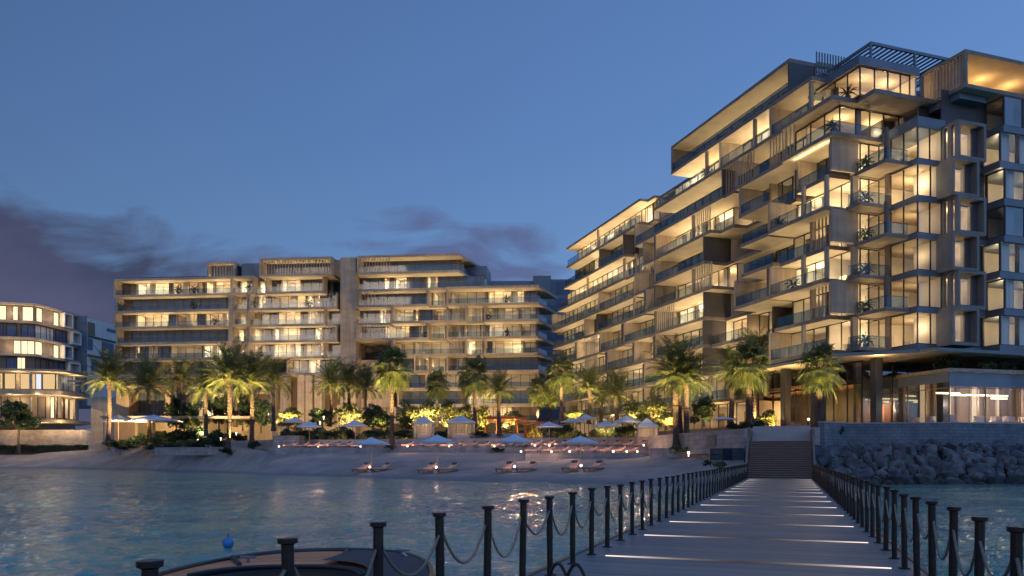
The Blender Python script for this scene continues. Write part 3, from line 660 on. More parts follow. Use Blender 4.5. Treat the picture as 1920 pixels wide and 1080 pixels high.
# ================================================================== restaurant pavilion under it
rootP = empty('restaurant_pavilion', (50, 80, 5.4), 'glass restaurant pavilion with hanging linear lights and planted roof above the sea wall', 'pavilion', world=True)
PF = Fr((42.3, 74.3), (-.25, .968), (-.968, -.25)); z0, z1 = 5.4, 10.6
def pav(r, s): return PF(s, -r, 0)[:2]
mb = MB(); mb.box(PF, -.25, 9, -26, .25, z1, z1 + .3, 0); mb.build('roof', 'conc', rootP)
mb = MB(); mb.box(PF, 0, .06, -26, 0, z1 - 1.45, z1 - .02, 0); mb.box(PF, .1, 8.8, -.06, 0, z1 - 1.0, z1 - .02, 0); mb.build('fascia', 'fascia', rootP)
mb = MB(); mb.quad(PF(0, 0, z0), PF(0, -26, z0), PF(0, -26, z1 - 1.45), PF(0, 0, z1 - 1.45)); mb.quad(PF(0, 0, z0), PF(8.8, 0, z0), PF(8.8, 0, z1 - 1), PF(0, 0, z1 - 1)); wo = mb.build('window', 'wglass', rootP)
mb = MB()
for r in (0, 4.3, 8.2, 8.5, 12.5, 16): mb.box(PF, -.05, .05, -r - .05, -r + .05, z0, z1 - 1.45)
for s in (2.9, 5.8, 8.8): mb.box(PF, s - .05, s + .05, -.05, .05, z0, z1 - 1)
rails(mb, PF, [(8.8, 0), (0, 0), (0, -25)], z0, z1 - 1.5, .03)
mb.build('frame', 'wood', wo)
mb = MB(); mb.box(PF, 7.6, 7.8, -26, -.3, z0, z1 - .05, 0); mb.box(PF, .2, 7.6, -26, -.2, z0 + .01, z0 + .05, 0)
for i in range(9): mb.box(PF, 7.3, 7.58, -2.2 - i * 1.7, -1.6 - i * 1.7, z0 + .06, z1 - .1, 1 + i % 2)
for i in range(5): mb.box(PF, 4.6, 4.9, -2.8 - i * 2.9, -2.5 - i * 2.9, z0 + .06, z1 - .1, 1)
mb.build('interior_wall', ['brown', 'brown', 'curtain'], rootP)
for r, s, L, z in ((-.3, 2, 2.0, 8.6), (1.6, 3, 2.6, 8.7), (2.2, 2, 1.8, 8.45), (5.2, 3.2, 2.8, 8.6), (7.4, 2.4, 2.2, 8.5), (8.8, 3.6, 2, 8.35), (3, 5, 1.6, 8.9)):
    r = max(r, .5)
    mb = MB(); mb.box(PF, s - .06, s + .06, -r - L, -r, z, z + .14, 0); mb.box(PF, s - .01, s + .01, -r - L / 2, -r - L / 2 + .02, z + .14, z1, 1); mb.build('pendant_lamp', ['ledw', 'steel'], rootP)
for r in (1.6, 5.5, 9.5, 14): lamp('POINT', PF(1.6, -r, 7.6), 190, (1, .8, .6), .3, rootP)
for r in (2.5, 7, 12): lamp('POINT', PF(4.6, -r, 8.2), 420, (1, .80, .58), .3, rootP)
mb = MB(); mb.box(PF, -.9, -.5, -8.9, -8.5, z0, z1 + .3); mb.build('column', 'steel', rootP)

# ================================================================== the long building at the back of the beach
rootC = empty('long_apartment_building', (-40, 172, PZ), 'long eight-storey apartment building with rows of lit terraces behind the palms', 'building', world=True)
eC = (.9951, -.0988); mC = (-.0988, -.9951)
FC = Fr((-90.0, 173.5), eC, mC); BC = Bld(rootC, FC)
def zc_(j): return 24.5 + 3.6 * j
def sc_(x, d=0.0):
    q = (x - CX) / F; ox = FC.o[0] + mC[0] * d; oy = FC.o[1] + mC[1] * d
    return (q * oy - ox) / (eC[0] - q * eC[1])
rc = random.Random(11)
def CB(j, x0, x1, segs=None, **kw):
    """segs: (px0, px1, power) rooms; walls between them"""
    d1 = kw.pop('d1', 0.0); d0 = kw.pop('d0', -2.8)
    global BAYN
    BAYN += 1; d1 -= (BAYN % 7) * .006
    fr = FC; z = zc_(j) + (BAYN % 9) * .006; s0, s1 = sc_(x0, d1), sc_(x1, d1); zt = z + 3.6 - .5
    roof = kw.get('roof'); fin = kw.get('fin', 'lr'); finm = kw.get('finm', 0)
    poly = kw.get('skew', 0)
    mb = MB()
    def slab(za, zb):
        if poly:
            mb.prism([fr(s0, d0 - 5, 0)[:2], fr(s0, d1, 0)[:2], fr(s1, d1, 0)[:2], fr(s1 + poly * .27, d1 - poly, 0)[:2]], za, zb, 3, 2)
        else: mb.box(fr, s0, s1, d0 - 5, d1, za, zb, 3, 2)
    slab(z - .5, z)
    if roof: slab(zt, zt + .5)
    for p, w_ in ((s0, 0), (s1 - .35, 1)):
        if ('l' in fin and not w_) or ('r' in fin and w_): mb.box(fr, p + .003, p + .347, d0 + .1, d1 - .03, z + .002, zt - .002, finm)
    for p in kw.get('posts', ()): p = sc_(p, d1); mb.box(fr, p - .2, p + .2, d1 - .45, d1 - .08, z + .002, zt - .002, finm)
    bal = mb.build('balcony', ['conc', 'brown', 'soffit', 'conc'], rootC)
    if kw.get('rail', True):
        r = MB(); r.quad(fr(s0 + .4, d1 - .2, z + .05), fr(s1 - .4, d1 - .2, z + .05), fr(s1 - .4, d1 - .2, z + 1.1), fr(s0 + .4, d1 - .2, z + 1.1))
        if poly: 
            a, b = fr(s1 - .2, d1 - .2, 0), fr(s1 + poly * .27 - .2, d1 - poly, 0); r.quad((a[0], a[1], z + .05), (b[0], b[1], z + .05), (b[0], b[1], z + 1.1), (a[0], a[1], z + 1.1))
        r.build('railing', 'rail', bal)
    for a, b in kw.get('sl', ()): slats(BC, sc_(a, d1), sc_(b, d1), d1 - .05, z + .01, zt, .62, .13, .14, 'conc')
    w = MB(); w.quad(fr(s0 + .03, d0, z), fr(s1 - .03, d0, z), fr(s1 - .03, d0, zt), fr(s0 + .03, d0, zt)); wo = w.build('window', 'pane', rootC)
    w = MB(); mull(w, fr, s0 + .1, s1 - .1, d0, z + .003, zt - .003, 2.0, .1); w.build('frame', 'steel', wo)
    w = MB(); b = d0 - 3.8
    w.box(fr, s0 + .05, s1 - .05, b - .1, b, z + .01, zt, 0)
    cuts = segs or [(x0, x1, 0)]; s_prev = s0
    for xa, xb, pw in cuts:
        sa, sb = max(sc_(xa, d0), s0 + .1), min(sc_(xb, d0), s1 - .1)
        w.box(fr, sa - .35, sa, b + .01, d0 - .12, z + .01, zt - .01, 0 if pw else 1); w.box(fr, sb, sb + .35, b + .01, d0 - .12, z + .01, zt - .01, 1)
        if pw:
            n = max(1, round((sb - sa) / 3.6))
            for i in range(n): lamp('POINT', fr(sa + (sb - sa) * (i + .5) / n, d0 - 1.7, z + 1.5), 340 * pw * (rc.uniform(.5, 1.3) if rc.random() > .16 else .12), rc.choice(TONES), .3, rootC)
            if rc.random() < .6:
                q = sa + (sb - sa) * rc.random() * .7; w.box(fr, q, q + rc.uniform(.8, 1.8), d0 - .7, d0 - .55, z + .02, zt - .02, 2)
        else: w.box(fr, sa + .02, sb - .02, d0 - .5, d0 - .35, z + .02, zt - .02, 3)  # dark sheet across an unlit room, its dimness put into the colour
        if sa - s_prev > .8: w.box(fr, s_prev + .05, sa - .4, d0 - .3, d0 - .13, z + .02, zt - .02, 1)
        s_prev = sb + .35
    if s1 - s_prev > .8: w.box(fr, s_prev + .05, s1 - .1, d0 - .3, d0 - .13, z + .02, zt - .02, 1)
    w.build('room', ['white', 'brown', 'curtain', 'unlitblue'], rootC)
    sf = kw.get('soff', 1.0)
    if sf:
        L = s1 - s0; o = lamp('AREA', fr((s0 + s1) / 2, d0 + .5, z + .15), 15 * L * sf, (1, .78, .47), parent=rootC, sx=L * .9, sy=.15); o.rotation_euler = (R(180), 0, math.atan2(eC[1], eC[0]))
# left block
CB(4, 213, 476, [(258, 316, 1.2), (326, 379, 1.2), (388, 443, 1.2), (452, 472, 1.1)], roof=True)
CB(3, 217, 431, [(246, 430, 0)]); CB(2, 213, 431, [(257, 317, 1.1), (318, 331, 0), (333, 370, 1.2), (372, 384, 0), (387, 430, 1.2)])
CB(1, 217, 431, [(246, 430, 0)], soff=.6); CB(0, 213, 431, [(257, 263, 1), (264, 280, 0), (282, 298, 1), (298, 318, 0), (322, 378, 1.0), (384, 430, .9)], soff=.7)
CB(-1, 217, 431, [(250, 300, 0), (302, 330, .6), (332, 380, 0), (384, 428, .5)], soff=.5); CB(-2, 213, 431, [(250, 330, 0), (335, 430, .3)], soff=.5)
CB(-3, 322, 431, [(326, 350, .3), (352, 430, .7)], d1=-.5, soff=.8); CB(-4, 318, 508, [(322, 380, .6), (385, 440, 1.3), (444, 505, 1.4)], d1=1.2, d0=-2.5, soff=1, rail=False, fin=''); CB(-2, 437, 505, [(440, 500, .5)], d1=-1, fin='', soff=.8)
# the narrow column of small balconies
for j in (3, 2, 1, 0, -1): CB(j, 436, 465, [(448, 464, [.9, .25, .8, .2, .6][3 - j])], d1=-.4 if j % 2 else .8, soff=.8)
wallp(BC, sc_(431.3), sc_(435.7), -9, -.1, PZ, zc_(5) - .6)
# middle block
CB(5, 486, 622, [(500, 620, 0)], roof=True, sl=[(488, 620)], rail=False, d1=.8)
CB(5, 388, 440, [(392, 438, 0)], roof=True, sl=[(390, 434)], rail=False, d1=-1.5); wallp(BC, sc_(441), sc_(485), -9, -3.2, zc_(5), zc_(6), 'grey')
CB(4, 498, 607, [(504, 522, 0), (530, 563, 1.2), (566, 580, 0), (582, 605, 0)]); CB(4, 477, 497, [(488, 496, .9)], d1=-1, fin='l')
CB(3, 466, 632, [(467, 498, .9), (500, 512, 0), (514, 573, 1.0), (578, 600, .9), (602, 630, 0)], sl=[(605, 630)])
CB(2, 466, 610, [(467, 508, .9), (509, 520, 0), (523, 563, .9), (580, 605, 1.0)], d1=-.4); CB(2, 611, 637, [(612, 636, 0)], d1=-1.2, fin='')
CB(1, 466, 632, [(467, 498, .6), (499, 512, 0), (516, 563, .85), (565, 588, 0), (592, 604, 1.1), (606, 630, 0)], sl=[(605, 630)])
CB(0, 466, 610, [(467, 498, .5), (500, 512, 0), (516, 563, .8), (578, 606, .4)], d1=-.4); CB(0, 611, 637, [(612, 636, 0)], d1=-1.2, fin='')
CB(-1, 537, 637, [(540, 572, .9), (582, 600, .8), (602, 634, 0)], d1=-.4)
CB(-2, 590, 637, [(592, 600, .7), (602, 634, 0)], soff=.5)
wallp(BC, sc_(638.5), sc_(667.5), -8, .1, 7, zc_(6) - .1)
wallp(BC, sc_(623), sc_(638.3), -8, -1.3, zc_(5), zc_(6) - .2)
wallp(BC, sc_(668), sc_(728), -8, -3.2, PZ + 1, zc_(0) - .6)
# right block
CB(5, 669, 860, [(735, 848, 0)], roof=True, sl=[(671, 730)], d1=.8, skew=13, fin='l', rail=True); 
CB(4, 669, 905, [(672, 718, 0), (722, 730, 1.1), (742, 762, .9), (766, 790, 0), (803, 820, .9), (823, 900, 0)], d1=.2, skew=13, fin='', roof=False)
CB(3, 667, 803, [(703, 800, 0)], sl=[(671, 702)], d1=1.0); CB(3, 804, 836, [(815, 834, .7)], d1=-1, fin='')
CB(3, 837, 1010, [(848, 912, 1.25), (918, 982, 1.25), (990, 1004, 0)], d1=.8, skew=13, fin='l', roof=True)
CB(2, 733, 874, [(745, 776, .55), (777, 788, .9), (790, 812, 0), (814, 845, .7), (850, 870, .5)], sl=[(855, 872)], d1=1.0); CB(2, 875, 906, [(880, 904, .35)], d1=-1, fin='')
CB(2, 668, 732, [(671, 710, 0), (714, 731, .7)], d1=-1, fin=''); CB(2, 907, 1010, [(911, 930, .2), (932, 970, .6), (972, 1004, .2)], d1=.8, skew=13, fin='l')
CB(1, 667, 804, [(672, 720, 0), (723, 768, 1.2), (770, 787, 0), (789, 800, 1)], sl=[(671, 710)], d1=1.0); CB(1, 805, 836, [(808, 834, .2)], d1=-1, fin='')
CB(1, 837, 1010, [(842, 868, .4), (872, 900, .35), (905, 915, .7), (918, 975, .5), (977, 1004, .2)], d1=.8, skew=13, fin='l')
CB(0, 733, 874, [(745, 776, .35), (780, 868, .25)], sl=[(843, 872)], d1=1.0); CB(0, 875, 906, [(880, 904, 1.2)], d1=-1, fin='')
CB(0, 907, 1010, [(911, 922, 0), (926, 980, 1.1), (982, 1004, .2)], d1=.8, skew=13, fin='l')
CB(-1, 776, 804, [(780, 802, 1.1)], d1=1.0); CB(-1, 805, 836, [(810, 834, .3)], d1=-1, fin=''); CB(-1, 837, 1010, [(840, 880, .3), (882, 1004, 0)], d1=.8, skew=13, fin='l', soff=.4)
CB(-1, 733, 775, [(740, 770, 0)], d1=-1, fin='')
CB(-2, 745, 1010, [(750, 790, 0), (800, 860, .2), (880, 1004, .15)], d1=.4, skew=13, fin='lr', posts=(880, 940), soff=.6)
CB(-3, 745, 1010, [(750, 860, 0), (880, 935, .5), (940, 1004, 0)], d1=.8, skew=13, fin='lr', posts=(820, 900), soff=.8)
CB(-4, 668, 1010, [(680, 740, .3), (745, 860, 0), (880, 960, .5)], d1=0, fin='lr', posts=(740, 820, 900, 950), soff=.8, sl=[(890, 930)])
core(BC, sc_(222), sc_(1003), -16, -7.2, PZ, zc_(4) - .7); core(BC, sc_(390), sc_(903), -16, -8.3, zc_(4) - .6, zc_(6) - .6, 'grey')
# double height colonnade in the middle, lit from below
for x in (512, 534, 566, 581, 598, 640, 655):
    s = sc_(x); mb = MB(); mb.box(FC, s - .8, s + .8, -1.6, .6, PZ, zc_(-1) - .52 if x < 600 else zc_(-3)); mb.build('column', 'conc', rootC)
wallp(BC, sc_(440), sc_(637), -7, -6.6, PZ, zc_(-1) - .5, 'brown', 'lobby_wall'); floorplate(BC, sc_(432), sc_(536), -7, 0, zc_(-1), .5)
for x in (455, 505, 545, 573, 590, 620, 650): lamp('SPOT', (gx(x, 161, 0)[0], 161, PZ + .4), 900, (1, .74, .34), .2, rootC, target=(gx(x, 168, 0)[0], 168, PZ + 12), angle=70)
for x, p in ((460, 260), (520, 260), (570, 320), (610, 200)): lamp('POINT', FC(sc_(x), -4, PZ + 3), p * 2, (1, .74, .36), .4, rootC)
# roof terrace glass and plant room on the left
mb = MB(); mb.box(FC, sc_(250), sc_(387), -4.1, -4.05, zc_(5) + .02, zc_(5) + 1.2); mb.build('railing', 'rail', rootC)
wallp(BC, sc_(287), sc_(388), -9, -6, zc_(5) + .02, zc_(5) + 1.5, 'grey', 'roof_parapet')

# grey tower behind the gap
rootG = empty('grey_tower', (15, 200, PZ), 'dark grey building standing in the gap behind the two lit buildings', 'building', world=True)
mb = MB(); x0, x1, x2 = gx(903, 190, 0)[0], gx(1000, 190, 0)[0], gx(1033, 190, 0)[0]
mb.box(W, x1, x2, 190, 205, PZ, px(0, 517, 190)[2]); mb.box(W, x0, x1 - .05, 191, 205, px(0, 600, 190)[2], px(0, 525, 190)[2]); mb.box(W, x2 + .05, x2 + 16, 191, 205, PZ, px(0, 522, 190)[2]); mb.build('wall', 'grey', rootG)
mb = MB()
for i in range(6):
    zt = px(0, 528 + i * 31, 191)[2]
    for j in range(3):
        a = x2 + 1.2 + j * 4; mb.box(W, a, a + 3.6, 190.9, 191.2, zt - 3.2, zt)
mb.build('window', 'unlitblue', rootG)

# ================================================================== building at the far left
rootL = empty('curved_apartment_building', (-105, 190, PZ), 'low rounded apartment building with bright windows at the left edge', 'building', world=True)
YA = 184.0
def LP(x, Y): return ((x - CX) / F * Y, Y)
# plan outline: front, rounded corner, receding side
plan = [LP(-60, 180), LP(0, 182), LP(40, 183.2), LP(65, 184), LP(86, 187.6), LP(110, 191.9), LP(141, 197.5)]
def edgeframe(p, q):
    dx, dy = q[0] - p[0], q[1] - p[1]; L = math.hypot(dx, dy); a = (dx / L, dy / L); return Fr(p, a, (a[1], -a[0])), L
def inset(pl, d):
    out = []
    for i, p in enumerate(pl):
        q = pl[min(i + 1, len(pl) - 1)]; o = pl[max(i - 1, 0)]; dx, dy = q[0] - o[0], q[1] - o[1]; L = math.hypot(dx, dy); out.append((p[0] + dy / L * d, p[1] - dx / L * d))
    return out
def lz(y): return EYE + (HY - y) / F * YA
lev = [lz(573), lz(606), lz(636.5), lz(668), lz(700)]
spec = {  # edge index -> [(frac0, frac1, kind)] per storey from the top
 0: [[(.3, .95, 'L')], [(.2, .55, 'D'), (.6, 1, 'D')], [(0, .9, 'D')], [(.1, .8, 'D')]],
 1: [[(.0, .3, 'L'), (.62, .85, 'L')], [(.0, .15, 'D'), (.3, .78, 'D')], [(.65, .98, 'W')], [(.3, .8, 'D'), (.82, 1, 'L')]],
 2: [[(.1, .9, 'L')], [(0, 1, 'D')], [(0, 1, 'L')], [(0, .3, 'L')]],
 3: [[(.1, .6, 'L')], [(0, 1, 'C')], [(0, .6, 'L')], [(0, 1, 'B')]],
 4: [[(.55, .95, 'L')], [(0, .55, 'C'), (.75, 1, 'D')], [(.55, .95, 'L')], [(.2, .55, 'B')]],
 5: [[(0, .62, 'D')], [(0, .4, 'D'), (.55, 1, 'C')], [(0, .62, 'D')], [(0, .35, 'D'), (.4, 1, 'C')]],
}
mb = MB(); mb.prism([*plan, LP(141, 215), LP(-60, 215)], PZ, lev[0] - .1); mb.build('wall', 'brown', rootL)
for i in range(5):
    o = inset(plan, .7 + .5 * (i % 2)); mb = MB(); mb.prism([*o, LP(142, 212), LP(-60, 212)], lev[i] - .12, lev[i] + .42, 0, 1); mb.build('roof_slab' if i == 0 else 'floor_slab', ['conc', 'soffit'], rootL)
glow = emis('lit_window_glow', (1, .78, .45), 1.5)
M['glow'] = glow
for e_, rows in spec.items():
    fr, L = edgeframe(plan[e_], plan[e_ + 1])
    for i, row in enumerate(rows):
        zt, zb = lev[i] - .14, lev[i + 1] + .43
        for a, b, kd in row:
            m = {'L': 'glow', 'W': 'glow', 'D': 'unlitblue', 'C': 'curtain', 'B': 'brown'}[kd]
            mb = MB(); mb.box(fr, a * L, b * L, .03, .09, zb + .02, zt - .3); w = mb.build('window', m, rootL)
            mb = MB(); mull(mb, fr, a * L, b * L, .12, zb + .01, zt - .28, 1.5, .12); mb.build('frame', 'steel', w)
        mb = MB(); 
    lamp('POINT', fr(L / 2, 1.6, lev[0] - 2), 260, WARM, .3, rootL); lamp('POINT', fr(L / 2, 1.6, lev[2] - 2), 220, WARM, .3, rootL)
fr, L = edgeframe(plan[5], plan[6])
for i, (a, b) in enumerate(((.02, .55), (.5, 1.05), (.02, .55), (.35, 1.0))):
    mb = MB(); zt, zb = lev[i] - .15, lev[i + 1] + .44; t_ = .35; a *= L; b *= L
    mb.box(fr, a, b, .1, 1.6, zb, zb + t_, 0); mb.box(fr, a, b, .1, 1.6, zt - t_, zt, 0); mb.box(fr, a, a + t_, .1, 1.6, zb + t_, zt - t_, 0); mb.box(fr, b - t_, b, .1, 1.6, zb + t_, zt - t_, 0); mb.build('window_box', 'curtain', rootL)
# podium terraces in front
pl2 = [LP(-60, 169), LP(0, 170), LP(60, 171), LP(110, 172.2), LP(135, 177), LP(157, 182)]
def YZ(y, Y): return EYE + (HY - y) / F * Y
def slab_l(y, Y, off, t=.5, x_end=None, m=('conc', 'soffit')):
    o = inset(pl2, off); mb = MB(); mb.prism([*o, LP(150, 189), LP(-60, 183)], YZ(y, Y) - t, YZ(y, Y), 0, 1); return mb.build('terrace_slab', list(m), rootL)
slab_l(693, 172, 1.0); slab_l(733, 172, 1.4, .9); slab_l(787, 172, 1.6, .7)
for zt, zb, segs in ((YZ(697, 172), YZ(730, 172), [(0, .1, .95, 'glow2'), (1, 0, .35, 'glow2'), (1, .5, 1, 'glow2'), (2, 0, .3, 'wht'), (2, .35, 1, 'glow2'), (3, 0, .4, 'glow2'), (3, .5, 1, 'unlitblue'), (4, 0, .8, 'unlitblue')]),
                    (YZ(741, 172), YZ(784, 172), [(0, .1, .9, 'unlitblue'), (1, .1, .9, 'brown'), (2, .1, .5, 'brown'), (2, .75, .95, 'glow'), (3, .2, 1, 'wood'), (4, .1, .4, 'curtain'), (4, .5, .9, 'glow2')])):
    if 'glow2' not in M: M['glow2'] = emis('golden_window_glow', (1, .68, .33), .8); M['wht'] = emis('white_window_glow', (.85, .88, 1), .95)
    mb = MB(); mb.prism([*inset(pl2, -2.2), LP(148, 188), LP(-60, 182)], zb - .9, zt); mb.build('podium_wall', 'conc', rootL)
    for e_, a, b, m in segs:
        fr, L = edgeframe(*inset(pl2, -2.1)[e_:e_ + 2]); mb = MB(); mb.box(fr, a * L, b * L, .02, .08, zb + .1, zt - .35); w = mb.build('window', m, rootL)
        mb = MB(); mull(mb, fr, a * L, b * L, .12, zb + .1, zt - .33, 2.2, .14); mb.build('frame', 'steel', w)
    for e_ in (1, 2, 3, 4):
        fr, L = edgeframe(*inset(pl2, .6)[e_:e_ + 2]); mb = MB(); mb.box(fr, -.25, .25, -.25, .25, zb, zt - .5); mb.build('column', 'conc', rootL)
        lamp('POINT', fr(L / 2, -1, zt - 1.2), 260, WARM, .3, rootL)
for x in (10, 45, 80, 115, 140): lamp('POINT', gx(x, 170.5, YZ(797, 170)), 420, (1, .72, .34), 0, rootL)
for x in (20, 70, 115): lamp('POINT', gx(x, 170, YZ(740, 170)), 200, WARM, 0, rootL)
mb = MB(); xa, xb = gx(128, 171, 0)[0], gx(159, 171, 0)[0]; mb.box(W, xa, xb, 170.4, 170.9, YZ(717, 171), YZ(713, 171)); mb.box(W, xb - .4, xb, 170.4, 170.9, YZ(735, 171), YZ(717, 171) - .01); mb.box(W, xb - .4, xb, 170.91, 178, YZ(717, 171), YZ(713, 171)); mb.box(W, xa, xb, 170.5, 170.8, YZ(723, 171), YZ(721, 171)); mb.build('terrace_frame', 'conc', rootL)
# link and the pale block to its right
rootK = empty('pale_apartment_block', (-98, 205, PZ), 'pale apartment block with dark band windows just left of the long building', 'building', world=True)
def blk(x0, x1, Y0, Y1, y0, y1, m, name='wall'):
    mb = MB(); a, b = LP(x0, Y0), LP(x1, Y1); fr, L = edgeframe(a, b); mb.box(fr, 0, L, -12, 0, YZ(y1, Y0), YZ(y0, Y0)); return mb.build(name, m, rootK), fr, L
blk(142, 163, 199, 200, 591, 760, 'grey', 'stair_wall')
o, fr, L = blk(164, 228, 200, 214, 596, 760, 'curtain')
for i, (f0, f1, y0, y1, m) in enumerate(((.0, .2, 603, 627, 'brown'), (.55, .95, 606, 612, 'unlitblue'), (0, .14, 634, 655, 'unlitblue'), (.4, .75, 634, 660, 'unlitblue'), (0, 1, 628, 632, 'steel'), (0, 1, 664, 668, 'steel'), (.1, .5, 672, 694, 'unlitblue'))):
    mb = MB(); mb.box(fr, f0 * L, f1 * L, .02, .12, YZ(y1, 200), YZ(y0, 200)); mb.build('window' if m != 'steel' else 'cornice', m, rootK)

# villa with flat roof between the palms
rootV = empty('beach_villa', (-80, 150, PZ), 'low flat-roofed villa with a broad lit canopy behind the left palms', 'villa', world=True)
Y = 150; 
def vb(x0, x1, y0, y1, ya, yb, m, name):
    mb = MB(); mb.box(W, gx(x0, Y, 0)[0], gx(x1, Y, 0)[0], Y + ya, Y + yb, YZ(y1, Y), YZ(y0, Y)); return mb.build(name, m, rootV)
vb(170, 190, 697, 705, 8, 14, 'conc', 'canopy'); vb(118, 200, 737, 830, 10, 18, 'conc', 'wall'); lamp('SPOT', gx(182, 155.5, YZ(746, 155)), 260, WARM, 0, rootV, target=gx(180, 160.5, YZ(790, 155)), angle=90)
vb(205, 320, 724, 731, -1, 14, 'conc', 'roof'); vb(208, 232, 731.5, 781, 2, 12, 'conc', 'wall'); vb(233, 306, 731.5, 781, 6, 12, 'unlitblue', 'window'); vb(307, 318, 731.5, 781, .5, 2, 'conc', 'column')
vb(202, 480, 781.5, 786, -3, 14, 'conc', 'canopy'); vb(204, 246, 787, 832, 2, 12, 'brown', 'wall'); vb(247, 480, 787, 832, 10, 12, 'conc', 'back_wall'); vb(246.5, 250, 787, 832, 1.5, 2, 'conc', 'column')
mb = MB(); mb.box(W, gx(250, 150, 0)[0], gx(300, 150, 0)[0], 150, 150.1, YZ(781, 150), YZ(773, 150)); mb.build('railing', 'rail', rootV)
for x, p in ((262, 500), (310, 500), (370, 300), (440, 200)): lamp('POINT', gx(x, 156, YZ(793, 150)), p, (1, .76, .36), .3, rootV)
lamp('POINT', gx(245, 154, YZ(745, 150)), 60, WARM, .3, rootV)
# ================================================================== ground, beach, water
mb = MB(); mb.box(W, -900, 900, -80, 900, -.3, -.16); structure(mb.build('sea', 'water'))
mb = MB(); NXW, NYW = 700, 420; v3 = Vector
for j in range(NYW):
    Y = 1.5 * (190 / 1.5) ** (j / (NYW - 1))
    for i in range(NXW):
        X = (-.86 + 1.8 * i / (NXW - 1)) * (Y + 3); c = Y * .0115
        h = .10 * noise.noise(v3((X * .22, Y * .35, 0))) + .062 * noise.noise(v3((X * .75 + 9, Y * 1.15, 2)))
        if c < .9: h += .062 * noise.noise(v3((X * 1.9 + 5, Y * 3.0, 7))) * min(1, (.9 - c) * 2)
        if c < .3: h += .026 * noise.noise(v3((X * 5, Y * 7.5, 11))) * min(1, (.3 - c) * 6)
        mb.v.append((X, Y, h * .78))
for j in range(NYW - 1):
    for i in range(NXW - 1): a = j * NXW + i; mb.f.append((a, a + 1, a + NXW + 1, a + NXW))
mb.m = [0] * len(mb.f); sea = structure(mb.build('sea', 'water', smooth=True))
mb = MB(); mb.box(W, -900, 900, -80, 900, -6.1, -6); structure(mb.build('seabed', 'sand'))
PLZ = [(-400, 176), (-92, 174), (-78.6, 152), (-60, 140), (-37.3, 120), (18.1, 103), (20, 86), (21.9, 71.3), (28, 69.6), (31.4, 72.6), (40.7, 71.3), (80, 83), (600, 240), (600, 1500), (-900, 1500), (-900, 176)]
mb = MB(); mb.prism(PLZ, -3, PZ, 1, None); mb.m[1] = 0; structure(mb.build('plaza', ['pave', 'wall']))
# columns: screen x, shore Y, back Y, back z, bank Y, bank z
COLS = [(-500, 158, 172, 3.1, 178, 4.6), (-100, 158, 172, 3.1, 178, 4.6), (60, 155, 171, 3.1, 177, 4.6), (170, 147, 165, 3.1, 174, 4.6), (250, 136, 148, 3.1, 158, 4.7), (350, 121, 131, 3.2, 142, 4.9), (430, 110, 119, 3.25, 134, 4.9), (505, 99, 109, 2.9, 122, 3.2),
        (600, 91.5, 106, 2.85, 116, 3.2), (760, 80, 105, 2.85, 112, 3.2), (900, 72, 104, 2.85, 110, 3.2), (980, 69.5, 100, 2.75, 108, 3.0), (1080, 66.5, 93, 2.45, 105, 2.7), (1200, 63, 89, 2.4, 100, 2.7), (1300, 61, 80, 2.15, 90, 2.9), (1380, 58, 69, 1.7, 80, 2.6), (1440, 56, 66, 1.4, 72, 2.2)]
def col_at(x):
    for a, b in zip(COLS, COLS[1:]):
        if a[0] <= x <= b[0]:
            t = (x - a[0]) / (b[0] - a[0]); return [a[i] + (b[i] - a[i]) * t for i in range(6)]
    return list(COLS[0] if x < COLS[0][0] else COLS[-1])
def beach_z(X, Y):
    c = col_at(CX + F * X / Y)
    if Y <= c[1]: return -(c[1] - Y) * .12
    if Y <= c[2]: t = (Y - c[1]) / (c[2] - c[1]); return c[3] * t ** 1.35
    t = min(1, (Y - c[2]) / (c[4] - c[2])); return c[3] + (c[5] - c[3]) * t
mb = MB(); xs = [-500 + i * 8 for i in range(243)]; rows = 26
for x in xs:
    c = col_at(x)
    for j in range(rows):
        if j < 5: Y = c[1] - 18 + 18 * j / 5
        elif j < 20: Y = c[1] + (c[2] - c[1]) * (j - 5) / 15
        else: Y = c[2] + (c[4] + 1 - c[2]) * (j - 20) / 5
        X = (x - CX) / F * Y; z = beach_z(X, Y)
        if j > 5: z += (noise.noise(Vector((X * .35, Y * .35, 0))) * .10 + noise.noise(Vector((X * 1.1, Y * 1.1, 3))) * .05) * min(1, (j - 5) / 4)
        mb.v.append((X, Y, z))
for i in range(len(xs) - 1):
    for j in range(rows - 1): a = i * rows + j; mb.f.append((a, a + 1, a + rows + 1, a + rows)); mb.m.append(0)
structure(mb.build('beach', 'sand', smooth=True))
def terr(name, pts, z0, z1, mats=('pave', 'wall')):
    mb = MB(); mb.prism([gx(x, Y, 0)[:2] for x, Y in pts], z0, z1, 1); mb.m[1] = 0; return structure(mb.build(name, list(mats)))
terr('terrace', [(505, 107.5), (985, 104), (990, 98.2), (1215, 97), (1215, 103), (505, 123)], 1.5, 3.6)
terr('terrace', [(985, 98), (985, 91.5), (1100, 89.5), (1214, 88), (1214, 96.9)], 1, 2.75)
terr('terrace', [(1218, 96.9), (1218, 87), (1308, 81), (1395, 70), (1398, 73), (1310, 88)], .5, 3.3)
def wall_thing(name, pts, z0, z1, th, m, label, cat='wall', cap=True):
    r = empty(name, (*pts[0], z0), label, cat, world=True)
    for p, q in zip(pts, pts[1:]):
        fr, L = edgeframe(p, q); mb = MB(); mb.box(fr, 0, L, -th, 0, z0, z1); mb.build('wall_face', m, r)
        if cap: mb = MB(); mb.box(fr, -.05, L + .05, -th - .05, .06, z1 + .001, z1 + .12); mb.build('coping', 'pave', r)
    return r
g2 = lambda x, Y: gx(x, Y, 0)[:2]
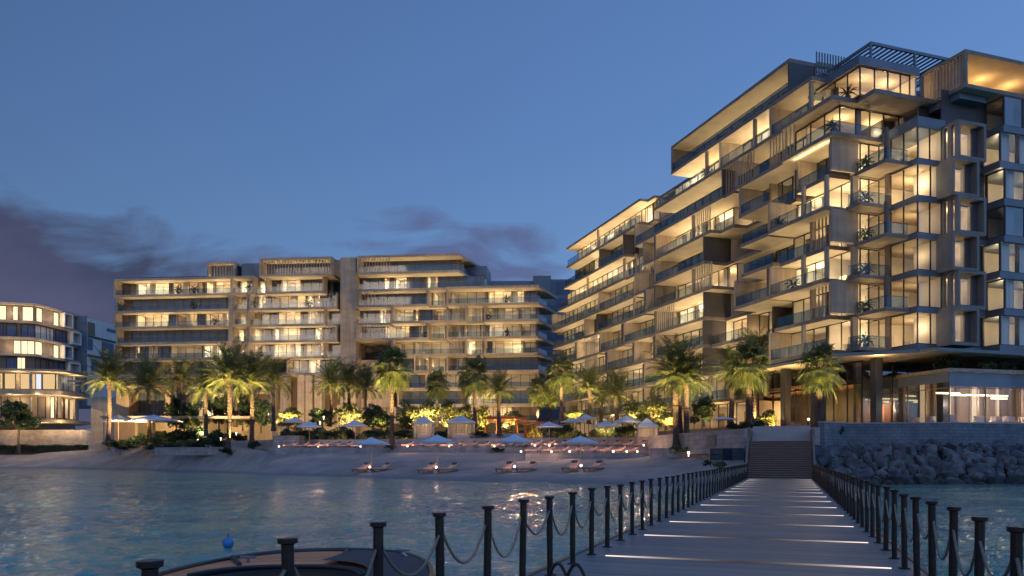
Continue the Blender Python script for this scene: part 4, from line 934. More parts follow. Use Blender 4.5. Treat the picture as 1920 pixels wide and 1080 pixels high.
wall_thing('garden_wall', [g2(-60, 173), g2(60, 173.5), g2(150, 172), g2(204, 166)], 2.5, 8.3, .5, 'wall', 'long pink stone garden wall behind the hedge at the left', cap=True)
wall_thing('low_wall', [g2(290, 127), g2(420, 121)], 2.6, 3.75, .5, 'wall', 'low pale stone wall edging the shrubs beneath the left palms')
wall_thing('planter_wall', [g2(512, 116.5), g2(560, 115)], 3.4, 5.4, 1.5, 'wall', 'square stone planter wall at the left end of the sunbathing terrace')
wall_thing('bench_wall', [g2(598, 113.5), g2(692, 112)], 4.2, 4.85, .8, 'pave', 'long low pale stone bench behind the left row of loungers', 'bench', cap=False)
wall_thing('sea_wall', [(28.2, 69.3), (31.5, 72.2), (40.8, 70.9), (70, 79.8)], 1.5, 5.42, .6, 'gwall', 'bluish stone sea wall under the glass restaurant', 'sea wall')
r = wall_thing('terrace_wall', [g2(1216, 94), g2(1300, 80.5), g2(1395, 70.5)], 2.6, 4.75, .4, 'wall', 'stepped pale stone wall between the three tall palms and the stairs')
mb = MB(); fr, L = edgeframe(g2(1300, 80.5), g2(1395, 70.5)); mb.box(fr, 3.2, 5.0, .02, .12, 3.35, 4.5); mb.build('service_door', 'brown', r)

# ================================================================== jetty
TH = math.atan2(522, 1440); U = (math.sin(TH), math.cos(TH)); RT = (math.cos(TH), -math.sin(TH))
def pier(l, a, z): return (RT[0] * l + U[0] * a, RT[1] * l + U[1] * a, z)
DZ = .70
jet = empty('jetty', (0, 0, 0), 'long grey timber jetty with thin glowing strips across its boards', 'jetty'); jet.rotation_euler = (0, 0, -TH)
mb = MB(); mb.box(W, -3.28, 1.74, -6, 61, DZ - .06, DZ); mb.build('deck', 'deck', jet)
mb = MB(); mb.box(W, -3.34, -3.285, -6, 61, DZ - .3, DZ + .02); mb.box(W, 1.745, 1.8, -6, 61, DZ - .3, DZ + .02); mb.build('edge_beam', 'teak', jet)
for i in range(14):
    for l in (-2.9, 1.3):
        mb = MB(); mb.tube([(l, 2 + i * 4.4, -3), (l, 2 + i * 4.4, DZ - .08)], .14, 8); mb.build('pile', 'bark', jet)
def strip_mat():  # fade of beams grazing in from both ends, painted into the emission
    m, t, out = nt('deck_strip_fading_glow'); e = t.nodes.new('ShaderNodeEmission'); t.links.new(e.outputs[0], out.inputs[0]); e.inputs[0].default_value = (1, .80, .70, 1)
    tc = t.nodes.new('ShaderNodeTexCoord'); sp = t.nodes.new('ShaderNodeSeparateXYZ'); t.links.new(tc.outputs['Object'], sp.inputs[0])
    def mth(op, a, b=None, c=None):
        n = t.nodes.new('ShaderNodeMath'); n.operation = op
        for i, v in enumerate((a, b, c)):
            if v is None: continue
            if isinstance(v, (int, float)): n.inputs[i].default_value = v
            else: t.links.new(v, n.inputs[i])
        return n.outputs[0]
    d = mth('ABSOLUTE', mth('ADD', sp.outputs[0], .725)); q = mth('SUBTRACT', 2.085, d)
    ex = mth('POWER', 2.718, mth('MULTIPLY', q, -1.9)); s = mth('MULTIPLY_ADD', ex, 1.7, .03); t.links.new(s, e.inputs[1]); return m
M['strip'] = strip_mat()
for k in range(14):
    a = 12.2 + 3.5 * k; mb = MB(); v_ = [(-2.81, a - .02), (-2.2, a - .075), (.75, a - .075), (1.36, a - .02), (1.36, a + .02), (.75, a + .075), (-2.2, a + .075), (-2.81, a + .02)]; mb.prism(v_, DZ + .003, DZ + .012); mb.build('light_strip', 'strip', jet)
# rope posts
def mk_post():
    r = empty('rope_post', label='x', cat='post'); mb = MB(); mb.lathe([(.041, -.3), (.041, 1.045)], n=16); mb.build('post_shaft', 'post', r, smooth=False)
    mb = MB(); mb.lathe([(.043, 1.045), (.066, 1.056), (.066, 1.083), (.062, 1.088)], n=18); mb.build('cap', 'post', r)
    mb = MB(); mb.lathe([(.085, .001), (.085, .015), (.052, .02)], n=16); mb.build('base_plate', 'post', r); 
    mb = MB(); mb.tube([(0, -.06, .87), (0, .06, .87)], .012, 6); mb.build('rope_ring', 'post', r); return r
KP = Kind(mk_post)
LP_, RP_ = -3.065, 1.54; NP = 51
for side, l in (('left', LP_), ('right', RP_)):
    for i in range(NP):
        a = 1.9 + 1.153 * i
        po = KP.put(pier(l, a, DZ), -TH, (1, 1, rnd.uniform(.985, 1.01)), '%s rope post on the %s side of the jetty, counting from the camera' % (nth(i + 1), side), 'bronze rope posts along the %s edge of the jetty' % side)
        po.rotation_euler = (R(rnd.uniform(-.9, .9)), R(rnd.uniform(-.9, .9)), -TH)
def rope(l, a0, a1, side, i):
    pts = []; n = 12 if i < 14 else 8
    for j in range(n + 1):
        t = j / n; a = a0 + .05 + (a1 - a0 - .1) * t; pts.append(pier(l, a, DZ + .87 - (.34 * (1 + .25 * math.sin(i * 2.3 + l))) * 4 * t * (1 - t)))
    mb = MB(); mb.tube(pts, .0135, 6); o = mb.build('rope', 'rope', smooth=True)
    tag(o, '%s span of sagging rope along the %s side of the jetty, counting from the camera' % (nth(i + 1), side), 'rope', 'ropes slung between the %s posts' % side)
for side, l in (('left', LP_), ('right', RP_)):
    for i in range(NP - 1): rope(l, 1.9 + 1.153 * i, 1.9 + 1.153 * (i + 1), side, i)
# stairs
st = empty('staircase', (0, 0, 0), 'wide dark timber staircase climbing from the jetty to the promenade', 'stairs'); st.rotation_euler = (0, 0, -TH)
mb = MB(); n = 17
for i in range(n):
    z = DZ + 2.9 * (i + 1) / n; mb.box(W, -3.1, 1.6, 61 + i * .28, 61 + (i + 1) * .28 + .02, z - .05, z); 
mb.build('tread', 'stairw', st)
mb = MB()
for i in range(n): z = DZ + 2.9 * (i + 1) / n; mb.box(W, -3.1, 1.6, 61.03 + i * .28, 61.06 + i * .28, z - .17, z - .055)
mb.build('riser', 'dark', st)
mb = MB(); mb.box(W, -3.12, 1.62, 65.8, 68.5, 2.5, 3.6, 0)
for i in range(8): mb.box(W, -3.1, 1.6, 68.5 + i * .32, 71.6, 3.6 + i * .175, 3.6 + (i + 1) * .175, 0)
mb.build('landing', 'pave', st)
mb = MB()
for l in (-3.3, 1.63):
    mb.add([(l, 60.8, -1), (l + .16, 60.8, -1), (l + .16, 66, -1), (l, 66, -1), (l, 60.8, 1.1), (l + .16, 60.8, 1.1), (l + .16, 66, 4.0), (l, 66, 4.0)], [(0, 3, 2, 1), (4, 5, 6, 7), (0, 1, 5, 4), (1, 2, 6, 5), (2, 3, 7, 6), (3, 0, 4, 7)])
    mb.box(W, l, l + .16, 66.01, 71.6, -1, 4.6)
mb.build('side_wall', 'brown', st)
# ladder loops on the near left edge
ld = empty('ladder_handrail', pier(-2.45, 8.6, DZ), 'pair of dark arched ladder handrails at the near left edge of the jetty', 'handrail'); ld.rotation_euler = (0, 0, -TH)
for d in (-.1, .12):
    mb = MB(); mb.tube([(d - .16 + .32 * t, 0, .36 * math.sin(math.pi * t) ** .8) for t in [i / 12 for i in range(13)]], .02, 8); mb.build('hoop', 'post', ld, smooth=True)

# ================================================================== boat
bt = empty('motorboat', (-2.5, 7, 0), 'wooden-decked motorboat with dark sunpad moored beside the left side of the jetty', 'boat', world=True)
def outl(k, z, ky=None, n=40):
    ky = ky or k
    pts = []
    for i in range(n + 1):
        t = math.pi * i / n; cxx, s_ = math.cos(t), math.sin(t)
        pts.append((-2.52 - math.copysign(abs(cxx) ** .8, cxx) * 1.62 * k, 8.0 + 3.3 * (s_ ** .85) * ky, z))
    return [(-2.52 - 1.62 * k * .94, 2.6, z)] + pts + [(-2.52 + 1.62 * k * .94, 2.6, z)]
def ring(mb, A, B_, mi=0):
    o = len(mb.v); n = len(A); mb.v += A + B_
    for i in range(n - 1): mb.f.append((o + i, o + i + 1, o + n + i + 1, o + n + i)); mb.m.append(mi)
mb = MB(); ring(mb, outl(.72, -.25), outl(.93, .45)); ring(mb, outl(.93, .45), outl(1.0, .9)); mb.build('hull', 'blackp', bt, smooth=True)
mb = MB(); mb.tube(outl(1.0, .93), .035, 8); mb.build('gunwale', 'steel', bt, smooth=True)
mb = MB(); ring(mb, outl(.985, .92), outl(.66, 1.0, .36)); mb.build('deck', 'boatwood', bt)
mb = MB(); A = [p for p in outl(.975, .935) if p[0] > -2.35]; B_ = [p for p in outl(.60, 1.01, .38) if p[0] > -2.35]; n = min(len(A), len(B_)); ring(mb, [(x, y, z + .012) for x, y, z in A[:n]], [(x, y, z + .05) for x, y, z in B_[:n]]); mb.build('sunpad', 'blackp', bt, smooth=True)
mb = MB(); ring(mb, outl(.66, 1.0, .36), outl(.62, .3, .34)); mb.add([p for p in outl(.62, .32, .34)], [tuple(range(43))]); mb.build('cockpit', 'dwall', bt)
for x0, y0, x1, y1 in ((-3.75, 10.3, -3.3, 9.3), (-2.4, 11.2, -2.15, 9.6)):
    mb = MB(); mb.tube([(x0, y0, .96), ((x0 + x1) / 2, (y0 + y1) / 2, .985), (x1, y1, 1.0)], .03, 6); mb.build('deck_seam', 'blackp', bt)
mb = MB(); ws = [(p[0], p[1] - .1, p[2]) for p in outl(.60, 1.0, .37) if p[1] > 8.5]; mb.tube(ws, .03, 6); mb.tube([(x, y - .3, z + .05) for x, y, z in ws], .02, 6); mb.build('windscreen_frame', 'blackp', bt)
mb = MB(); ring(mb, [(x, y, z) for x, y, z in ws], [(x, y - .3, z + .05) for x, y, z in ws]); mb.build('windscreen', 'rail', bt)
for x, y in ((-1.5, 10.5), (-3.35, 9.75)):
    mb = MB(); mb.tube([(x - .1, y, 1.03), (x + .1, y, 1.03)], .018, 6); mb.tube([(x, y, .95), (x, y, 1.03)], .02, 6); mb.build('cleat', 'grey', bt)
mb = MB(); mb.tube([(-1.5 + 2.0 * t, 10.5 - .9 * t, 1.0 - .9 * 4 * t * (1 - t) * .4 - .3 * t) for t in [i / 10 for i in range(11)]], .014, 6); o = mb.build('mooring_line', 'canvas', smooth=True); tag(o, 'thin white mooring line running from the boat to the jetty', 'rope')
by = empty('mooring_buoy', px(428, 1020, 19.5), 'small round blue buoy floating beyond the wooden boat', 'buoy'); by.location.z = .1
mb = MB(); mb.lathe([(.02, -.12), (.11, -.08), (.15, .02), (.12, .12), (.03, .17)], n=14); mb.build('float', 'navy', by, smooth=True); mb = MB(); mb.tube([(0, 0, .16), (0, 0, .24)], .02, 6); mb.build('ring', 'steel', by)

# ================================================================== rocks
def mk_rock(seed):
    import bmesh
    bm = bmesh.new(); bmesh.ops.create_icosphere(bm, subdivisions=3, radius=1); rg = random.Random(seed); pl = []
    for _ in range(11): v = Vector((rg.gauss(0, 1), rg.gauss(0, 1), rg.gauss(0, 1))).normalized(); pl.append((v, rg.uniform(.55, .85)))
    for v in bm.verts:
        p = v.co.copy()
        for nrm, d in pl:
            q = p.dot(nrm)
            if q > d: p -= nrm * (q - d)
        p += p.normalized() * noise.noise(p * 2.2 + Vector((seed, 0, 0))) * .10
        v.co = p * 1.2
    me = bpy.data.meshes.new('boulder'); bm.to_mesh(me); bm.free(); me.materials.append(M['rock']); me.polygons.foreach_set('use_smooth', [i % 1 == 0 for i in range(len(me.polygons))])
    me.set_sharp_from_angle(angle=R(24)); return me
RM = [mk_rock(i + 1) for i in range(6)]; rk = random.Random(5); cnt = 0
mb = MB(); mb.add([gx(1500, 66, -.6), gx(2000, 66, -.6), gx(2000, 72, 3.4), gx(1500, 69.5, 3.4)], [(0, 1, 2, 3)]); structure(mb.build('rock_bank', 'rock'))
for row in range(10):
    t = row / 9.0; Y = 64.5 + 6.0 * t; z = -.35 + 3.55 * t; x = 24.2 + rk.uniform(0, .5) + 1.1 * t
    while x < 49.5:
        s = rk.choice((rk.uniform(.28, .42), rk.uniform(.36, .58), rk.uniform(.5, .82))) * (1.1 if row < 8 else .85)
        if row == 9 and x > 31: s *= .8
        o = bpy.data.objects.new('boulder', RM[rk.randrange(6)]); COL.objects.link(o)
        o.location = (x, Y + rk.uniform(-.35, .35) + max(0, (x - 41)) * .22 * t, z + rk.uniform(-.18, .18)); o.rotation_euler = (rk.uniform(0, 6), rk.uniform(0, 6), rk.uniform(0, 6)); o.scale = (s * rk.uniform(.9, 1.35), s * rk.uniform(.8, 1.1), s * rk.uniform(.7, 1))
        tag(o, 'rough grey boulder piled in the rock slope beneath the restaurant sea wall', 'boulder', 'boulders of the rock slope'); x += s * 1.62; cnt += 1

# ================================================================== palms and trees
def frond(mb, az, el, L, droop, rg, wl=1.0, n=20):
    d = Vector((math.cos(az), math.sin(az), 0)); side = Vector((-math.sin(az), math.cos(az), 0)); p = d * .12; pts = [p.copy()]; e = el; seg = L / 12; dirs = []
    for i in range(12):
        v = d * math.cos(e) + Vector((0, 0, 1)) * math.sin(e); dirs.append(v); p = p + v * seg; pts.append(p.copy()); e -= droop * (.4 + 1.1 * i / 12) / 12
    mb.tube(pts[::3], [.045, .035, .025, .015, .006], 3, 1, False)
    for k in range(n):
        t = .1 + .9 * k / (n - 1); f_ = t * 12; i = min(11, int(f_)); c = pts[i].lerp(pts[i + 1], f_ - i); v = dirs[i]; up = side.cross(v).normalized()
        if up.z < 0: up = -up
        ll = L * .23 * wl * (math.sin(math.pi * min(1, t * .82 + .14)) ** .7)
        for sg in (-1, 1):
            o = (side * sg * .8 + v * .75 + up * rg.uniform(.05, .35)).normalized(); tip = c + o * ll * rg.uniform(.85, 1.1) - Vector((0, 0, 1)) * ll * .22 * rg.uniform(.5, 1.5)
            w_ = v * .055; mid = c.lerp(tip, .5) + up * .03
            mb.add([c - w_, c + w_, mid + w_ * .9, tip, mid - w_ * .9], [(0, 1, 2, 3, 4)], 0)
def mk_date_crown(seed, nf=62, spread=1.0):
    rg = random.Random(seed); mb = MB()
    for i in range(nf):
        t = (i + .5) / nf; el = R(88 - 104 * t ** 1.15) + rg.uniform(-.1, .1); frond(mb, i * 2.39996 + rg.uniform(-.25, .25), el, rg.uniform(3.5, 4.9) * (1.08 - .3 * t), R(34 + 34 * rg.random() + 40 * t), rg, .92, 22)
    return mb
def mk_fan_crown(seed, nf=52):
    rg = random.Random(seed); mb = MB()
    for i in range(nf):
        t = (i + .5) / nf; el = R(80 - 125 * t) + rg.uniform(-.15, .15); az = i * 2.39996 + rg.uniform(-.25, .25); d = Vector((math.cos(az), math.sin(az), 0)); side = Vector((-math.sin(az), math.cos(az), 0))
        v = (d * math.cos(el) + Vector((0, 0, 1)) * math.sin(el)); L = rg.uniform(.9, 1.5); c = v * L; mb.tube([d * .1, c * .6, c], .02, 3, 1, False)
        v2 = (v - Vector((0, 0, .35))).normalized(); up = side.cross(v2).normalized(); r_ = rg.uniform(.95, 1.3)
        for k in range(15):
            a = R(-105 + 210 * k / 14); o = v2 * math.cos(a) + side * math.sin(a); rr_ = r_ * (.75 + .25 * math.cos(a)); m_ = c + o * rr_ * .6; tip = c + o * rr_ - Vector((0, 0, 1)) * rg.uniform(.15, .5); pv = (v2 * -math.sin(a) + side * math.cos(a)) * .09
            mb.add([c, m_ - pv + up * .02, tip, m_ + pv - up * .02], [(0, 1, 2, 3)], 0)
    return mb
def mk_trunk(seed, h, r0, r1, boot=False):
    rg = random.Random(seed); mb = MB(); pts = []; rs = []; n = 44; bx, by = rg.uniform(-.25, .25), rg.uniform(-.25, .25)
    for i in range(n + 1):
        t = i / n; pts.append((bx * math.sin(t * 2.6), by * math.sin(t * 2.2), h * t)); q = r0 + (r1 - r0) * min(1, t * 1.4) + (.12 * (1 - t * 8) if t < .12 else 0); q += (.018 if i % 2 else -.012)
        if t > .9: q += (t - .9) * (1.5 if boot else .9)
        rs.append(q)
    mb.tube(pts, rs, 10); 
    if boot:
        for i in range(70):
            a = rg.uniform(0, 6.28); z = h * rg.uniform(.80, 1.0); q = r1 + .05; c = Vector((math.cos(a) * q, math.sin(a) * q, z)); o = Vector((math.cos(a), math.sin(a), .9)); tip = c + o * rg.uniform(.12, .25); s_ = Vector((-math.sin(a), math.cos(a), 0)) * .05
            mb.add([c - s_, c + s_, tip + s_ * .6, tip - s_ * .6], [(0, 1, 2, 3)], 0)
    e = pts[-1]; return mb, e
def mk_palm(kind, seed, h):
    r = empty(kind, label='x', cat='palm tree')
    if kind == 'date_palm': mb, e = mk_trunk(seed, h, .3, .24); c = mk_date_crown(seed)
    else: mb, e = mk_trunk(seed, h, .27, .2, True); c = mk_fan_crown(seed)
    t = mb.build('trunk', 'trunk', r, smooth=False)
    o = c.build('crown', ['date' if kind == 'date_palm' else 'fan', 'dead'], r); o.location = (e[0], e[1], h)
    if kind != 'date_palm':
        rg = random.Random(seed + 50); mb = MB()
        for i in range(150):
            a = rg.uniform(0, 6.28); q = rg.uniform(.15, .5); c0 = Vector((math.cos(a) * q, math.sin(a) * q, rg.uniform(-.25, .15))); tip = c0 + Vector((math.cos(a) * rg.uniform(.15, .55), math.sin(a) * rg.uniform(.15, .55), -rg.uniform(.5, 1.2))); s_ = Vector((-math.sin(a), math.cos(a), 0)) * .06
            mb.add([c0 - s_, c0 + s_, tip], [(0, 1, 2)], 0)
        o = mb.build('leaf_skirt', ['fan'], r); o.location = (e[0], e[1], h)
    return r
PK = [Kind(lambda s=s: mk_palm('date_palm', s, 8.0)) for s in (1, 2, 3)]
FK = [Kind(lambda s=s: mk_palm('fan_palm', s, 8.0)) for s in (11, 12)]
def palm(kind, x, ybase, ytop, rpx, Y, label, lit=1.0, zb=None, group='uplit palms along the beach terraces', lc=(1, .74, .27)):
    X = (x - CX) / F * Y; z0 = EYE + (HY - ybase) / F * Y if zb is None else zb; zt = EYE + (HY - ytop) / F * Y
    rw = rpx / F * Y; base = 3.5 if kind == 'd' else 2.2; K = rnd.choice(PK if kind == 'd' else FK)
    o = K.put((X, Y, z0), rnd.uniform(0, 6.28), 1, label, group); s = rw / base; h = zt - z0
    for ch in o.children:
        if ch.name.startswith('trunk'): ch.scale = (.9 + .25 * s, .9 + .25 * s, h / 8.0)
        else: l = ch.location; ch.location = (l[0] * (.9 + .25 * s), l[1] * (.9 + .25 * s), h); ch.scale = (s, s, s * (1.0 if kind == 'd' else 1.3)); ch.location = (ch.location[0], ch.location[1], h + (0 if kind == 'd' else .25 * s))
    if lit:
        for dx, dy in ((2.4, -2.8), (-2.6, -2.6)):
            lamp('SPOT', (X + dx, Y + dy, z0 + .25), 12500 * lit * (h / 7) ** 1.6, lc, .12, target=(X, Y, zt + .6), angle=44, blend=.9)
    return o
def PL(kind, x, yb, yt, rp, Y, label, lit=1.0, **k): return palm(kind, x, yb, yt, rp, Y, label, lit, **k)
PL('d', 202, 830, 716, 52, 140, 'date palm in front of the pink garden wall, leftmost of the palms', 1.0)
PL('d', 280, 822, 727, 50, 142, 'date palm rising through the pale parasol by the low villa', .9)
PL('d', 340, 803, 716, 40, 148, 'dark unlit date palm between the second and third bright palms from the left', 0)
PL('d', 386, 818, 731, 46, 138, 'short glowing date palm above the shrub bank, just left of the tallest one', 1.2)
PL('d', 427, 846, 712, 60, 118, 'tall date palm with its foot on the sand left of the terrace', 1.5)
PL('d', 472, 835, 718, 52, 120, 'glowing date palm standing alone in a sand planter left of the loungers', 1.2)
PL('d', 513, 808, 716, 42, 136, 'dimly lit date palm right beside the tall glowing columns', .25)
PL('d', 441, 800, 714, 40, 150, 'dark date palm hidden behind the two tallest left palms', 0)
PL('d', 618, 800, 722, 42, 138, 'slim date palm over dark bushes behind the two middle-left parasols', .8)
PL('d', 653, 795, 722, 40, 142, 'dark date palm just right of a slim lit one', .15)
PL('d', 686, 797, 728, 38, 140, 'dark date palm just left of the pink-trunked fan palm', 0)
PL('f', 735, 835, 699, 41, 112, 'tall fan palm with glowing pink trunk left of the beach cabanas', 1.3)
PL('f', 819, 800, 727, 27, 150, 'small distant fan palm above the yellow garden trees', .3)
PL('f', 891, 817, 712, 35, 118, 'fan palm with pale trunk beside the white cabana', 1.2)
PL('d', 937, 817, 736, 36, 116, 'date palm with dark foot in front of the orange pergola', .9)
PL('f', 1053, 795, 706, 34, 124, 'slender fan palm just right of the orange pergola', 1.4)
PL('d', 1104, 795, 729, 38, 126, 'date palm above the highest of the middle parasols', 1.1)
PL('d', 1157, 790, 742, 42, 122, 'low bushy date palm with twin trunks behind the right parasols', 1.0)
PL('d', 1127, 792, 746, 26, 130, 'thin date palm half hidden in the garden right of the middle parasols', .8)
PL('d', 1268, 835, 706, 64, 84, 'largest date palm of a tight trio, with the palest trunk', 1.0, zb=3.3)
PL('d', 1279, 833, 712, 50, 85.2, 'dark-trunked middle date palm of the tight trio left of the stairs', .12, zb=3.3)
PL('d', 1289, 833, 716, 52, 84.5, 'dark-trunked right date palm of the tight trio left of the stairs', .1, zb=3.3)
PL('d', 1370, 800, 700, 45, 92, 'date palm with smooth trunk partly hidden behind the fan palm left of the stairs', .9)
PL('d', 1416, 800, 668, 46, 90, 'tall dark date palm crowning above the fan palm left of the stairs', .15)
PL('f', 1404, 800, 696, 46, 80, 'large fan palm with red-brown trunk at the left top of the stairs', 1.2)
PL('f', 1536, 800, 700, 46, 72.5, 'large fan palm with thick trunk at the right top of the stairs', 1.3, zb=5.0)
PL('f', 1010, 790, 738, 24, 135, 'small twin-stemmed palm glowing yellow behind the pergola', 1.6)
PL('f', 1030, 790, 745, 20, 137, 'short fan palm glowing beside the twin-stemmed one behind the pergola', 1.4)

def leafcloud(mb, lobes, n, size, rg, mi=0):
    tot = sum(r[3] ** 2 for r in lobes)
    for cx_, cy_, cz_, r_ in lobes:
        k = int(n * r_ * r_ / tot)
        for _ in range(k):
            v = Vector((rg.gauss(0, 1), rg.gauss(0, 1), rg.gauss(0, 1))).normalized() * r_ * (rg.random() ** .45); v.z *= .75
            if noise.noise((v + Vector((cx_, cy_, cz_))) * 1.7) < -.12: continue
            c = Vector((cx_, cy_, cz_)) + v; a = Vector((rg.gauss(0, 1), rg.gauss(0, 1), rg.gauss(0, .6))).normalized(); b = a.cross(Vector((rg.gauss(0, 1), rg.gauss(0, 1), rg.gauss(0, 1)))).normalized(); s_ = size * rg.uniform(.6, 1.4)
            mb.add([c - a * s_, c + b * s_ * .5, c + a * s_, c - b * s_ * .5], [(0, 1, 2, 3)], mi)
def mk_tree(seed, m, name='broadleaf_tree', h=1.3, low=True):
    rg = random.Random(seed); r = empty(name, label='x', cat='tree'); mb = MB(); lobes = []
    mb.tube([(0, 0, 0), (.05, 0, h * .5), (0, .05, h)], [.17, .13, .11], 8)
    for i in range(11):
        a = i * 2.4 + rg.random(); q = rg.uniform(.5, 1.5); z = h + rg.uniform(.1, 1.9); c = (math.cos(a) * q, math.sin(a) * q, z); lobes.append((*c, rg.uniform(.6, .95))); mb.tube([(0, 0, h - .3), (c[0] * .5, c[1] * .5, (h + z) / 2), c], [.08, .05, .02], 5)
    if low:
        for i in range(9): a = rg.uniform(0, 6.28); q = rg.uniform(.2, 1.35); lobes.append((math.cos(a) * q, math.sin(a) * q, h + rg.uniform(1.5, 3.0) * (1 - q * .25), rg.uniform(.55, .85)))
        for i in range(6): a = rg.uniform(0, 6.28); q = rg.uniform(.8, 1.7); lobes.append((math.cos(a) * q, math.sin(a) * q, rg.uniform(.7, 1.5), rg.uniform(.45, .7)))
    lobes.append((0, 0, h + 1.3, 1.1)); mb.build('trunk', 'bark', r); c = MB(); leafcloud(c, lobes, 4200, .17, rg); c.build('crown', m, r); return r
TF = Kind(lambda: mk_tree(7, 'leaf', h=2.4, low=False)); TD = Kind(lambda: mk_tree(1, 'leaf')); TO = Kind(lambda: mk_tree(2, 'leafy')); TD2 = Kind(lambda: mk_tree(3, 'leaf'))
def tree(K, x, yb, yt, hw, Y, label, lit=0, group=None):
    X = (x - CX) / F * Y; z0 = YZ(yb, Y); h = YZ(yt, Y) - z0; w_ = hw / F * Y
    o = K.put((X, Y, z0), rnd.uniform(0, 6.28), (w_ / 2.1, w_ / 2.1, h / 5.2), label, group)
    if lit:
        lamp('SPOT', (X + .3, Y - 1.6, z0 + .2), 8000 * lit, (1, .70, .2), .15, target=(X, Y, z0 + h), angle=95)
tree(TF, 35, 850, 738, 40, 168, 'dark round-crowned tree with thin trunk before the pink wall, far left')
G1 = 'dark garden trees behind the terraces'; G2 = 'glowing olive garden trees behind the terraces'
for x, yb, yt, hw, Y, K, lit, lab in (
    (330, 815, 728, 24, 150, TD2, 0, 'dark leafy tree beside the villa, between the second and third bright palms'),
    (362, 815, 735, 20, 148, TD, .15, 'dim olive-toned tree behind the third bright palm from the left'),
    (410, 810, 722, 26, 152, TD, 0, 'dark tree against bright windows just left of the tallest left palm'),
    (455, 808, 728, 22, 152, TD2, 0, 'dark tree between the two tallest left palms'),
    (490, 812, 728, 24, 150, TD, 0, 'dark dense tree immediately left of the dimly lit palm by the columns'),
    (545, 800, 755, 26, 142, TO, .9, 'low yellow-lit tree at the foot of the tall glowing columns'),
    (605, 805, 755, 28, 138, TD, .1, 'dark bushy tree behind the second terrace parasol from the left'),
    (655, 800, 745, 30, 142, TO, .25, 'dim green tree behind the slim date palm left of centre'),
    (700, 808, 748, 28, 138, TD2, .1, 'dark tree just left of the pink-trunked fan palm'),
    (715, 806, 765, 22, 132, TD, .2, 'small dark tree at the base of the pink-trunked fan palm'),
    (765, 806, 742, 26, 138, TO, 1.5, 'yellow-lit tree just right of the pink-trunked fan palm'),
    (800, 806, 738, 26, 142, TO, 1.8, 'brightest yellow tree above the left cabana'),
    (838, 806, 736, 26, 142, TO, 1.8, 'glowing olive tree between the two cabanas'),
    (872, 808, 745, 20, 140, TO, .8, 'smaller glowing tree just left of the white-cabana fan palm'),
    (905, 808, 750, 20, 138, TO, 1.0, 'yellow-green tree between the cabana and the pergola'),
    (760, 812, 770, 16, 126, TD, 0, 'small dark cypress-like bush tree left of the first cabana'),
    (960, 806, 762, 30, 138, TO, .4, 'wide flat-crowned tree over the orange pergola'),
    (1075, 800, 752, 18, 136, TO, .8, 'lit tree just right of the slender fan palm by the pergola'),
    (1190, 796, 740, 30, 118, TO, .8, 'olive tree behind the rightmost group of parasols'),
    (1225, 800, 728, 34, 108, TO, .35, 'broad dim olive tree left of the palm trio'),
    (1320, 800, 732, 28, 100, TD2, .1, 'dark tree between the palm trio and the stairs palms'),
    (1440, 806, 760, 22, 86, TO, .25, 'small tree seen in the lobby garden above the stairs'),
    (1250, 806, 765, 26, 104, TO, .9, 'low yellow-lit tree just behind the palm trio')):
    tree(K, x, yb, yt, hw, Y, lab, lit, G2 if K is TO else G1)
def mk_shrub(seed, m='shrub'):
    rg = random.Random(seed); r = empty('shrub', label='x', cat='shrub'); c = MB(); leafcloud(c, [(rg.uniform(-.6, .6), rg.uniform(-.5, .5), rg.uniform(.25, .6), rg.uniform(.5, .75)) for _ in range(7)], 1500, .13, rg); c.build('foliage', m, r)
    c = MB(); 
    for i in range(5): c.tube([(0, 0, -.1), (rg.uniform(-.5, .5), rg.uniform(-.5, .5), .6)], .02, 4)
    c.build('stem', 'bark', r); return r
S1, S2 = Kind(lambda: mk_shrub(21)), Kind(lambda: mk_shrub(22, 'leafy'))
def shrub(K, x, yb, hw, hpx, Y, label, group, zb=None):
    X = (x - CX) / F * Y; z = YZ(yb, Y) if zb is None else zb; s = hw / F * Y / 1.15; K.put((X, Y, z), rnd.uniform(0, 6.28), (s, s, hpx / F * Y / 1.1), label, group)
GS = 'rounded shrubs on the bank beneath the left palms'; ns = 0
for x, yb, hw, hp, Y in ((215, 838, 22, 14, 150), (245, 836, 24, 18, 146), (268, 832, 22, 20, 146), (296, 836, 26, 18, 140), (330, 830, 30, 26, 142), (365, 826, 30, 28, 141), (400, 828, 26, 24, 140), (350, 840, 24, 16, 129), (380, 842, 28, 20, 126), (408, 838, 26, 18, 128), (318, 842, 22, 14, 131), (300, 828, 26, 22, 146), (448, 828, 22, 18, 138), (236, 842, 20, 10, 139), (284, 842, 18, 10, 134), (430, 836, 16, 12, 130)):
    ns += 1; shrub(S1 if ns % 4 else S2, x, yb, hw, hp, Y, 'rounded shrub on the planted bank beneath the left palms', GS)
